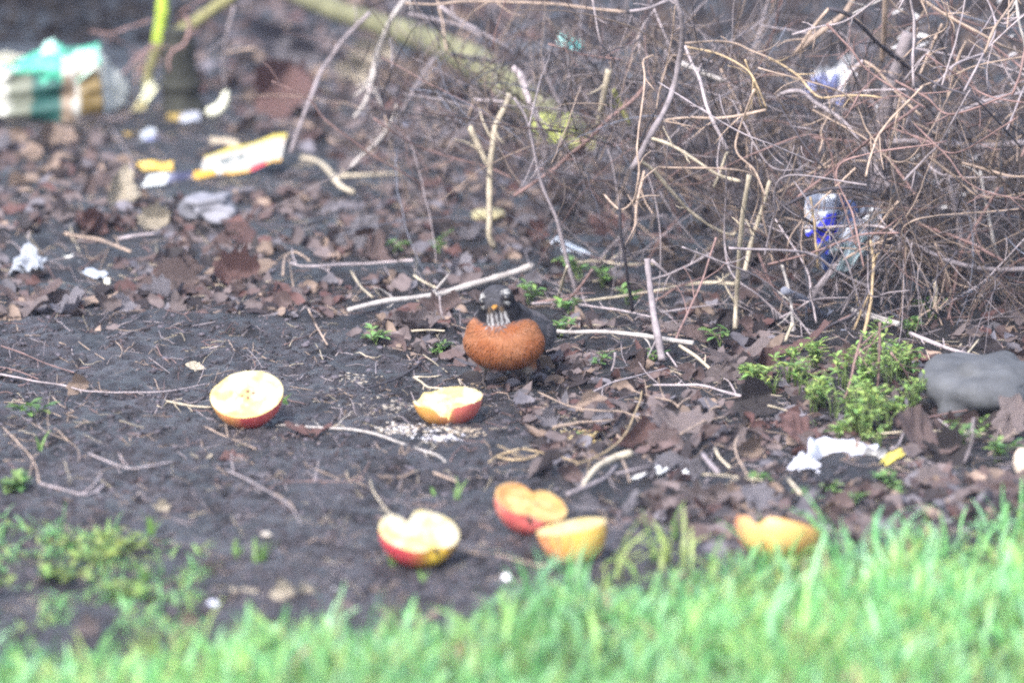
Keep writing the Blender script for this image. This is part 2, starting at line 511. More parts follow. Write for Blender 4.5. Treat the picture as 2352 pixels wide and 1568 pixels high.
def robin():
    cmx = 0.01
    root = empty('robin')
    tag(root, 'plump robin with rust orange breast, standing and facing the camera', 'bird')
    mb = MB()
    E = lambda c, r, rot=None: ellipsoid(mb, np.array(c) * cmx, np.array(r) * cmx, rot=rot)
    E((0, -0.4, 4.85), (4.35, 3.7, 2.95)); E((0, 3.6, 4.9), (4.1, 5.4, 2.7)); E((0, 8.3, 4.3), (2.3, 3.6, 1.5))
    E((-0.1, -0.4, 5.9), (3.95, 3.35, 2.25)); E((-0.2, 0.3, 7.2), (3.1, 2.8, 2.0)); E((0, 3.2, 6.1), (2.9, 4.2, 1.7))
    hc = np.array((-0.4, -1.6, 9.5))
    hrot = np.array(Matrix.Rotation(math.radians(8), 3, 'Z')) @ np.array(Matrix.Rotation(math.radians(-12), 3, 'Y'))
    E(hc, (1.9, 2.0, 1.72), hrot); E((-0.25, -1.0, 8.1), (2.3, 2.15, 1.9))
    E((2.3, 0.8, 2.6), (0.9, 1.0, 1.1)); E((-2.3, 0.8, 2.6), (0.9, 1.0, 1.1))
    tmp = mb.build('tmp', None)
    rm = tmp.modifiers.new('r', 'REMESH'); rm.mode = 'VOXEL'; rm.voxel_size = 0.0013
    sm = tmp.modifiers.new('s', 'SMOOTH'); sm.iterations = 26; sm.factor = 0.5
    dg = bpy.context.evaluated_depsgraph_get()
    me = bpy.data.meshes.new_from_object(tmp.evaluated_get(dg))
    bpy.data.objects.remove(tmp)
    nV = len(me.vertices)
    V = np.zeros(nV * 3, np.float32); me.vertices.foreach_get('co', V); V = V.reshape(-1, 3).astype(float)
    Nn = np.zeros(nV * 3, np.float32); me.vertices.foreach_get('normal', Nn); Nn = Nn.reshape(-1, 3).astype(float)
    Q = np.array([list(p.vertices) for p in me.polygons if len(p.vertices) == 4])
    T = [list(p.vertices) for p in me.polygons if len(p.vertices) == 3]

    def plumage(P):
        p = P / cmx
        x, y, z = p[:, 0], p[:, 1], p[:, 2]
        hl = (p - hc) @ hrot                      # head axes: x right, y back, z up
        hx, hy, hz = hl[:, 0], hl[:, 1], hl[:, 2]
        nz = fbm(x * 1.3 + y, z * 1.3 - y, 3, 41)
        nf = fbm(x * 5 + y * 3, z * 3, 2, 43)
        back = np.array([0.060, 0.056, 0.062])
        C = np.repeat(back[None], len(p), 0) * (1 + 0.25 * nf)[:, None]
        top = 7.30 + 0.15 * np.abs(x + 0.2) ** 1.6 * (np.abs(x + 0.2) > 0.9) + 0.35 * nz
        br = sstep((top - z) / 0.7) * sstep((1.6 + 0.5 * nz - y + 0.25 * (6 - z)) / 0.8)
        rust = np.array([0.165, 0.056, 0.022])
        pale = np.array([0.205, 0.100, 0.055])
        edge = sstep(0.5 + 1.6 * fbm(x * 0.9 + 3, z * 1.1, 3, 47))
        rc = rust * (1 - 0.45 * edge[:, None]) + pale * 0.45 * edge[:, None]
        scal = 0.5 + 0.5 * np.sin(np.hypot(x * 0.8 - 0.3, z - 9.5) * 4.2 + 3 * nz)
        rc = rc * (0.93 + 0.12 * scal[:, None]) + np.array([0.06, 0.055, 0.05]) * (0.35 * sstep((scal - 0.75) * 4) * (0.5 + nz))[:, None]
        C = C * (1 - br[:, None]) + rc * br[:, None]
        lo = sstep((2.55 + 0.25 * nz - z) / 0.5)
        C = C * (1 - lo[:, None]) + np.array([0.20, 0.18, 0.175]) * lo[:, None]
        # head
        hd = sstep((hz + 2.55) / 0.4) * (z > 7.1)
        hd = hd * (1 - br)
        crown = np.array([0.040, 0.040, 0.047]) * (1 + 0.3 * nf)[:, None]
        C = C * (1 - hd[:, None]) + crown * hd[:, None]
        mask = hd * sstep((np.abs(hx + 0.1) - 0.72 + 0.1 * nf) / 0.22) * sstep((0.85 - hz + 0.2 * nf) / 0.25) * sstep((1.4 - hy) / 0.7)
        C = C * (1 - mask[:, None]) + np.array([0.010, 0.010, 0.013]) * mask[:, None]
        thr = hd * sstep((1.02 - 0.10 * hz - np.abs(hx + 0.05)) / 0.22) * sstep((-0.55 - hz) / 0.2) * (hy < 0.2)
        st = sstep((np.sin(hx * 13.0 + 1.0 * nz + 0.6 * np.sin(hz * 2)) + 0.25) * 1.2)
        tcol = np.array([0.24, 0.235, 0.245])[None] * (1 - st[:, None]) + np.array([0.05, 0.045, 0.05]) * st[:, None]
        C = C * (1 - thr[:, None]) + tcol * thr[:, None]
        lore = hd * np.exp(-(((np.abs(hx) - 0.62) / 0.22) ** 2 + ((hz + 0.55) / 0.35) ** 2)) * (hy < 0)
        C = C * (1 - 0.7 * lore[:, None]) + np.array([0.20, 0.13, 0.07]) * (0.7 * lore[:, None])
        for sx in (-1, 1):
            ar = hd * (hy < 0.3) * np.exp(-(((hx - sx * 1.18) / 0.31) ** 4 + ((hz - 0.98 + 0.25 * (sx * hx - 1.2)) / 0.20) ** 4))
            lo2 = hd * (hy < 0.3) * np.exp(-(((hx - sx * 1.25) / 0.20) ** 2 + ((hz - 0.02) / 0.16) ** 2))
            a = np.clip(ar + 0.8 * lo2, 0, 1)
            C = C * (1 - a[:, None]) + np.array([0.32, 0.315, 0.31]) * a[:, None]
        return np.clip(C, 0.004, 0.8)

    body = MB()
    body.add(V, Q, T if T else None, plumage(V))
    # small overlapping feathers lying down the body
    idx = NP.choice(nV, 14000)
    P = V[idx]; n = Nn[idx]
    flow = np.array([0, 0.75, -0.8])[None] + NP.normal(0, 0.16, (len(P), 3))
    flow = flow - (flow * n).sum(1)[:, None] * n
    flow /= np.linalg.norm(flow, axis=1)[:, None] + 1e-9
    side = np.cross(n, flow)
    L = NP.uniform(0.005, 0.0095, len(P))[:, None]
    head = P[:, 2] > 0.083
    L[head] *= 0.55
    wd = L * 0.10
    C = plumage(P) * NP.uniform(0.95, 1.05, len(P))[:, None]
    a = P - side * wd * 0.6 + n * 0.0002; b = P + side * wd * 0.6 + n * 0.0002
    c = P + flow * L * 0.6 + side * wd + n * 0.0004; d = P + flow * L * 0.6 - side * wd + n * 0.0004
    e = P + flow * L + n * L * 0.02
    FV = np.stack([a, b, c, d, e], 1).reshape(-1, 3)
    k = np.arange(len(P)) * 5
    Cf = np.repeat(C[:, None], 5, 1); Cf[:, 4] *= 1.06
    body.add(FV, np.stack([k, k + 1, k + 2, k + 3], 1), np.stack([k + 3, k + 2, k + 4], 1), Cf.reshape(-1, 3))
    body.build('body', M_FEATHER, root)

    # folded wings: overlapping rows of long feathers on a curved plate
    for sx in (-1, 1):
        wb = MB()
        nu, nv = 9, 22
        for layer, (l0, l1, z0, z1, off, shade) in enumerate(((0.2, 10.8, 5.6, 3.4, 0.0, 0.75), (0.0, 7.2, 6.6, 4.1, 0.12, 0.95), (-0.3, 4.6, 7.4, 4.9, 0.22, 1.15))):
            for f in range(7):
                t = f / 6
                y0 = l0 + 0.4 * t; y1 = l1 * (0.72 + 0.28 * (1 - t))
                zz0 = z0 + (z1 - z0) * 0.35 * t; zz1 = z0 * 0.80 + (z1 * 0.95 - z0 * 0.80) * t
                s = np.linspace(0, 1, nv)
                yy = y0 + (y1 - y0) * s
                zc = zz0 + (zz1 - zz0) * s
                xo = 3.8 * np.sqrt(np.clip(1 - ((yy - 1.8) / 10.5) ** 2, 0.05, 1)) + off + 0.18 - 0.04 * f + 0.25 * (5 - zc) * 0.15
                xo = xo - np.clip(zc - 5.2, 0, 3) * 0.55
                hw = 0.62 * np.sin(np.clip(s * 1.05 + 0.12, 0, 1) * math.pi) ** 0.5 + 0.05
                up = np.stack([sx * (xo - 0.16 * hw), yy, zc + hw], -1); lo = np.stack([sx * (xo + 0.05), yy, zc - hw], -1)
                mid = np.stack([sx * (xo + 0.06), yy, zc], -1)
                VV = np.stack([up, mid, lo], 1).reshape(-1, 3) * cmx
                base = np.array([0.062, 0.060, 0.067]) * shade * (0.9 + 0.2 * R.random())
                CC = np.repeat(base[None], len(VV), 0).reshape(nv, 3, 3).copy()
                CC[:, 2] *= 1.55; CC[:, 1] *= 0.7
                wb.add(VV, gridfaces(3, nv), None, CC.reshape(-1, 3))
        wb.build('wing', M_FEATHER, root)
    tb = MB()
    for f in range(7):
        a = (f - 3) * 0.05
        s = np.linspace(0, 1, 10)
        cx = (f - 3) * 0.32 + np.sin(a) * s * 8
        yy = 9.0 + 8.0 * s; zc = 4.4 - 2.4 * s + 0.06 * (3 - abs(f - 3))
        VV = np.stack([np.stack([cx - 0.5, yy, zc - 0.05], -1), np.stack([cx, yy, zc + 0.05], -1), np.stack([cx + 0.5, yy, zc - 0.05], -1)], 1).reshape(-1, 3) * cmx
        tb.add(VV, gridfaces(3, 10), None, np.array([0.05, 0.048, 0.054]))
    tb.build('tail', M_FEATHER, root)

    # eyes, beak
    tohead = lambda q: (hc + hrot @ np.array(q)) * cmx
    for sx in (-1, 1):
        eb = MB()
        ellipsoid(eb, tohead((sx * 1.30, -1.30, 0.40)), np.array((0.36, 0.36, 0.36)) * cmx, 16, 12)
        eb.build('eye', M_DARK, root)
    for part, z0, dz, ln, wd, hh in (('upper_bill', -0.20, -0.26, 1.45, 0.40, 0.22), ('lower_bill', -0.42, 0.00, 1.25, 0.36, 0.17)):
        s = np.linspace(0, 1, 9); k = 12
        a = np.arange(k) / k * 2 * math.pi
        rows = []
        for t in s:
            f = (1 - t) ** 0.75
            c = np.array([0.02, -1.75 - ln * t, z0 + dz * t * t])
            rows.append([tohead(c + np.array([math.cos(q) * wd * f, 0, math.sin(q) * hh * f])) for q in a])
        VV = np.array(rows).reshape(-1, 3)
        cc = np.array([0.26, 0.13, 0.03]) if part == 'upper_bill' else np.array([0.18, 0.085, 0.03])
        CC = np.repeat(cc[None], len(VV), 0); CC[-k * 3:] *= 0.35
        mk(part, VV, gridfaces(k, 9, True), None, CC, M_BEAK, root)
    for sx in (-1, 1):
        lb = MB()
        foot = np.array((sx * 2.45, -0.1, 0.25)) * cmx
        P = catmull([np.array((sx * 2.25, 0.9, 2.6)) * cmx, np.array((sx * 2.4, 1.1, 1.7)) * cmx, foot], 8)
        V2, Q2, T2 = tube(P, np.linspace(0.0021, 0.0015, 8), 8); lb.add(V2, Q2, T2)
        for an in (-28, 0, 28, 180):
            d = np.array([math.sin(math.radians(an)), -math.cos(math.radians(an)), 0]) * (1.7 if an != 180 else 1.2)
            P = catmull([foot, foot + (d * 0.5 + np.array([0, 0, 0.05])) * cmx, foot + (d - np.array([0, 0, 0.12])) * cmx, foot + (d * 1.22 - np.array([0, 0, 0.3])) * cmx], 7)
            V2, Q2, T2 = tube(P, np.linspace(0.0017, 0.0005, 7), 6); lb.add(V2, Q2, T2)
        lb.build('leg', M_LEGS, root)
    g = G(1160, 889)
    root.location = (g[0], g[1], g[2] + 0.001)
    root.rotation_euler = (0, 0, math.radians(-17))
    return root


robin()

# ------------------------------------------------------------------ the apple halves
def apple(cx, cy, Rr, n, spin, axis, label, skinf, notch=None, flesh=(0.37, 0.345, 0.25), rough=0.0, hollow=0.0, seeds=None, calyx=None, core=None, brown=0.0, taper=0.0, deep=0.92, seed=0, sink=0.004, name='apple_half'):
    root = empty(name)
    tag(root, label, 'apple', 'cut apples put out on the mud')
    nf, nr = 96, 26
    fi = np.arange(nf) / nf * 2 * math.pi

    def prof(d):
        """apple radius along unit directions d"""
        if axis == 'z':
            al = np.arccos(np.clip(-d[..., 2], -1, 1))
            r = 1 - 0.34 * np.exp(-(al / 0.30) ** 2)
            f5 = 1 + 0.022 * np.cos(5 * np.arctan2(d[..., 1], d[..., 0])) * np.exp(-(al / 0.9) ** 2)
            r = r * f5
        else:
            a1 = np.arccos(np.clip(d[..., 0], -1, 1)); a2 = math.pi - a1
            r = 1 - 0.40 * np.exp(-(a1 / 0.26) ** 2) - 0.24 * np.exp(-(a2 / 0.26) ** 2)
            r = r * (1 + 0.05 * np.cos(a1))
        return r
    nt = np.zeros(nf)
    for (a0, wid, dep) in (notch or []):
        da = (fi - math.radians(a0) + math.pi) % (2 * math.pi) - math.pi
        nt = np.maximum(nt, dep * np.exp(-np.abs(da / math.radians(wid)) ** 3))
    jag = rough * (fbm(fi * 4, np.full(nf, seed), 3, 71 + seed) + fbm(fi * 9, np.full(nf, seed + 3.0), 2, 72 + seed))
    low = nt + np.abs(jag)
    rows = []
    for j in range(nr):
        t = j / (nr - 1)
        ps = t ** 0.85 * (math.pi / 2 - np.arcsin(np.clip(low, 0, 0.95)))
        d = np.stack([np.sin(ps) * np.cos(fi), np.sin(ps) * np.sin(fi), -np.cos(ps)], -1)
        rr = prof(d) * (1 - taper * (-d[..., 2]) ** 2)
        rows.append(d * rr[:, None] * np.array([1, 1, deep]))
    S = np.array(rows)
    lump = 1 + 0.02 * fbm(S[..., 0] * 1.5 + seed, S[..., 1] * 1.5 + S[..., 2], 2, 77)
    S = S * lump[..., None] * Rr
    rim = S[-1]
    skinC = skinf(S.reshape(-1, 3) / Rr)
    # the cut face: rings from just inside the rim to the middle
    F = [rim * np.array([1, 1, 1])]
    nring = 22
    cen = np.array([0, 0, rim[:, 2].min() * 0.25])
    for j in range(1, nring + 1):
        t = j / nring
        P = rim * (1 - t) + cen * t
        if low.max() > 0.05:                    # flesh stands back from a notch, sloping down to it
            P[:, 2] = rim[:, 2] * (1 - t) ** 1.6
        bulge = 0.018 * Rr * min(1, j / 2) * (1 - t * 0.6)
        peck = -hollow * Rr * (0.35 + 0.65 * np.clip(fbm(P[:, 0] / Rr * 2.2 + seed, P[:, 1] / Rr * 2.2, 3, 83 + seed) + 0.4, 0, 1.2)) * min(1, (j - 1) / 4)
        fine = rough * 0.35 * Rr * fbm(P[:, 0] / Rr * 7, P[:, 1] / Rr * 7, 2, 85 + seed) * min(1, j / 3)
        P = P.copy(); P[:, 2] += bulge + peck + fine
        F.append(P)
    F = np.array(F)
    cxy = F[..., :2] / Rr
    base = np.array(flesh)[None, None]
    mott = fbm(cxy[..., 0] * 3.2 + seed, cxy[..., 1] * 2.4, 3, 87 + seed)
    yel = np.clip(0.30 + 2.0 * mott, 0, 1)[..., None]
    FC = base * (1 - 0.8 * yel) + np.array([0.37, 0.285, 0.075]) * 0.85 * yel
    # the core: a lens outline round the seed chamber, or five faint petals in a crosswise cut
    if axis == 'x':
        q = np.sqrt((cxy[..., 0] / 0.40) ** 2 + (cxy[..., 1] / 0.27) ** 2)
        ln_ = np.exp(-((q - 1) / 0.13) ** 2) * 0.75 + np.exp(-(cxy[..., 1] / 0.035) ** 2) * (np.abs(cxy[..., 0]) < 0.75) * 0.6
    else:
        th = np.arctan2(cxy[..., 1], cxy[..., 0]); q = np.hypot(cxy[..., 0], cxy[..., 1])
        ln_ = np.exp(-((q - 0.30 - 0.07 * np.cos(5 * th)) / 0.05) ** 2) * 0.55
    ln_ = np.clip(ln_ * (0.6 + 0.9 * fbm(cxy[..., 0] * 5, cxy[..., 1] * 5, 2, 99 + seed)), 0, 1)[..., None]
    FC = FC * (1 - ln_) + np.array([0.27, 0.20, 0.05]) * ln_
    pk = sstep((fbm(cxy[..., 0] * 7 + seed, cxy[..., 1] * 6, 2, 131 + seed) - 0.18) * 4)[..., None] * 0.45
    FC = FC * (1 - pk) + np.array([0.30, 0.19, 0.06]) * pk
    if brown:
        rr = np.hypot(cxy[..., 0], cxy[..., 1])
        bw = np.clip(brown * (0.45 + 0.9 * mott + 0.9 * sstep((rr - 0.62) / 0.3) * (cxy[..., 1] > 0)), 0, 1)[..., None]
        FC = FC * (1 - bw) + np.array([0.30, 0.145, 0.045]) * bw
    FC[0] = FC[0] * 0.6 + np.array([0.75, 0.62, 0.25]) * 0.4
    # orient: the local z goes to n, spun about it
    n = np.array(n, float); n /= np.linalg.norm(n)
    xa = np.array([math.cos(math.radians(spin)), math.sin(math.radians(spin)), 0.0]); xa -= xa @ n * n; xa /= np.linalg.norm(xa)
    M = np.stack([xa, np.cross(n, xa), n], 1)
    Sw = S.reshape(-1, 3) @ M.T
    lift = -Sw[:, 2].min()
    g = G(cx, cy, lift - sink)
    g0 = np.array([g[0], g[1], g[2] - lift])
    off = np.array([0, 0, lift])
    V = np.concatenate([Sw + off, np.array([[0, 0, 0]])])[:-1]
    mk('skin', V, gridfaces(nf, nr, True), None, skinC, M_SKIN, root)
    Fw = F.reshape(-1, 3) @ M.T + off
    fo = mk('flesh', Fw, gridfaces(nf, nring + 1, True), None, FC.reshape(-1, 3), M_FLESH, root)
    for (sx, sy, ln, wd) in (seeds or []):
        sb = MB()
        ii = np.argmin((cxy[..., 0] - sx) ** 2 + (cxy[..., 1] - sy) ** 2)
        zz = F.reshape(-1, 3)[ii, 2]
        ellipsoid(sb, np.array([sx * Rr, sy * Rr, zz + 0.0002]), np.array([wd, ln, 0.0012]), 12, 8, rot=rotz(math.atan2(sy, sx) - math.pi / 2))
        V2, Q2, _, C2 = sb.arrays()
        mk('seed', V2 @ M.T + off, Q2, None, np.full_like(C2, 1) * np.array([0.10, 0.03, 0.025]), M_PRINT, fo)
    if calyx:
        a0, dn, sz = calyx
        cb = MB()
        a = math.radians(a0)
        d = np.array([math.cos(a) * math.cos(dn), math.sin(a) * math.cos(dn), -math.sin(dn)])
        c = d * 0.84 * Rr
        for i in range(9):
            q = i / 9 * 2 * math.pi
            u = np.cross(d, [0, 0, 1.0]); u /= np.linalg.norm(u); v = np.cross(d, u)
            e = c + (u * math.cos(q) + v * math.sin(q)) * sz + d * sz * 0.7
            V2, Q2, T2 = tube(catmull([c - d * 0.001, (c + e) / 2 + d * sz * 0.3, e], 5), np.linspace(sz * 0.42, sz * 0.12, 5), 6)
            cb.add(V2, Q2, T2)
        V2, Q2, T2, C2 = cb.arrays()
        mk('calyx', V2 @ M.T + off, Q2, T2, C2 * np.array([0.075, 0.055, 0.040]), M_PRINT, root)
    root.location = g0
    return root, M, off


YEL, ORA, REDC, DRED = np.array([0.50, 0.27, 0.05]), np.array([0.46, 0.19, 0.065]), np.array([0.46, 0.090, 0.080]), np.array([0.33, 0.030, 0.050])


def blush(a0, wid, streak=1.0, yel=YEL, red=REDC, amount=1.0, seed=0, spot=None):
    def f(p):
        az = np.arctan2(p[:, 1], p[:, 0])
        da = (az - math.radians(a0) + math.pi) % (2 * math.pi) - math.pi
        st = fbm(az * 6 + seed, p[:, 2] * 0.8, 3, 61 + seed) * streak
        t = amount * sstep(0.5 + (math.radians(wid) - np.abs(da)) * 0.7 + 0.55 * st)[:, None]
        c = yel * (1 - t) + red * t
        d = sstep((t - 0.82) * 5) * 0.6 * np.clip(0.5 + st, 0, 1)[:, None]
        c = c * (1 - d) + DRED * d
        sp = (vnoise(p[:, 0] * 26 + seed, p[:, 1] * 26 + p[:, 2] * 26, 5) > 0.93)[:, None]
        c = np.where(sp, c * 0.6 + np.array([0.8, 0.6, 0.3]) * 0.4, c)
        if spot:
            a1, w1, z1 = spot
            da = (az - math.radians(a1) + math.pi) % (2 * math.pi) - math.pi
            s = np.exp(-(da / math.radians(w1)) ** 2)[:, None]
            c = c * (1 - s) + np.array([0.52, 0.36, 0.04]) * s
        return c
    return f


apple(567, 908, 0.0378, (-0.10, -0.52, 1), 0, 'z', 'round apple half cut crosswise, four brown seed dots in its pale face', blush(-50, 74, 0.9, yel=np.array([0.56, 0.29, 0.08]), seed=1),
      rough=0.012, hollow=0.05, seeds=[(0.02, 0.13, 0.0026, 0.0020), (0.17, 0.04, 0.0022, 0.0013), (-0.13, -0.06, 0.0022, 0.0013), (0.03, -0.15, 0.0028, 0.0015)], seed=1, notch=[(140, 16, 0.05)])
apple(1029, 912, 0.0362, (-0.07, -0.10, 1), 0, 'z', 'pecked apple half with a split skin, just in front of the robin', blush(-38, 62, 0.6, yel=np.array([0.50, 0.25, 0.06]), red=np.array([0.48, 0.135, 0.10]), seed=2),
      notch=[(-98, 13, 0.30), (-90, 4, 0.42), (158, 20, 0.17), (118, 16, 0.07), (100, 4, -0.10)], rough=0.035, hollow=0.16, taper=0.06, seed=2)
apple(965, 1226, 0.0388, (0.12, -0.33, 1), 118, 'x', 'white heart-shaped apple half, a dark calyx set in yellow skin at its rim', blush(107, 80, 0.7, red=np.array([0.44, 0.060, 0.070]), seed=3, spot=(180, 24, 0)),
      notch=[(-4, 11, 0.34)], rough=0.006, hollow=0.03, calyx=(180, 0.03, 0.0042), seed=3, flesh=(0.37, 0.345, 0.26))
apple(1220, 1154, 0.0362, (0.30, -0.27, 1), 92, 'x', 'browned apple half with one seed hole and a hairy calyx facing the camera', blush(-167, 95, 0.8, yel=np.array([0.48, 0.25, 0.14]), red=np.array([0.46, 0.12, 0.10]), seed=4),
      rough=0.014, hollow=0.08, brown=1.0, seeds=[(0.02, -0.16, 0.0026, 0.0014)], calyx=(180, 0.05, 0.0040), seed=4, flesh=(0.38, 0.28, 0.12))
apple(1312, 1208, 0.0340, (-0.18, 0.04, 1), 0, 'z', 'thick yellow and orange apple chunk standing upright, its cut top level', blush(-135, 34, 1.1, yel=np.array([0.60, 0.35, 0.07]), red=np.array([0.52, 0.18, 0.08]), seed=5),
      rough=0.012, hollow=0.06, taper=-0.10, deep=1.08, seed=5, flesh=(0.42, 0.34, 0.185))
apple(1788, 1206, 0.0415, (0.20, 0.40, 1), 0, 'z', 'orange apple piece sunk in the grass with a curled bite in its rim', blush(160, 40, 1.0, yel=np.array([0.58, 0.32, 0.11]), red=np.array([0.50, 0.18, 0.11]), seed=6),
      notch=[(-122, 13, 0.22), (-145, 8, 0.04)], rough=0.010, hollow=0.22, seed=6, flesh=(0.42, 0.28, 0.16), brown=0.5)

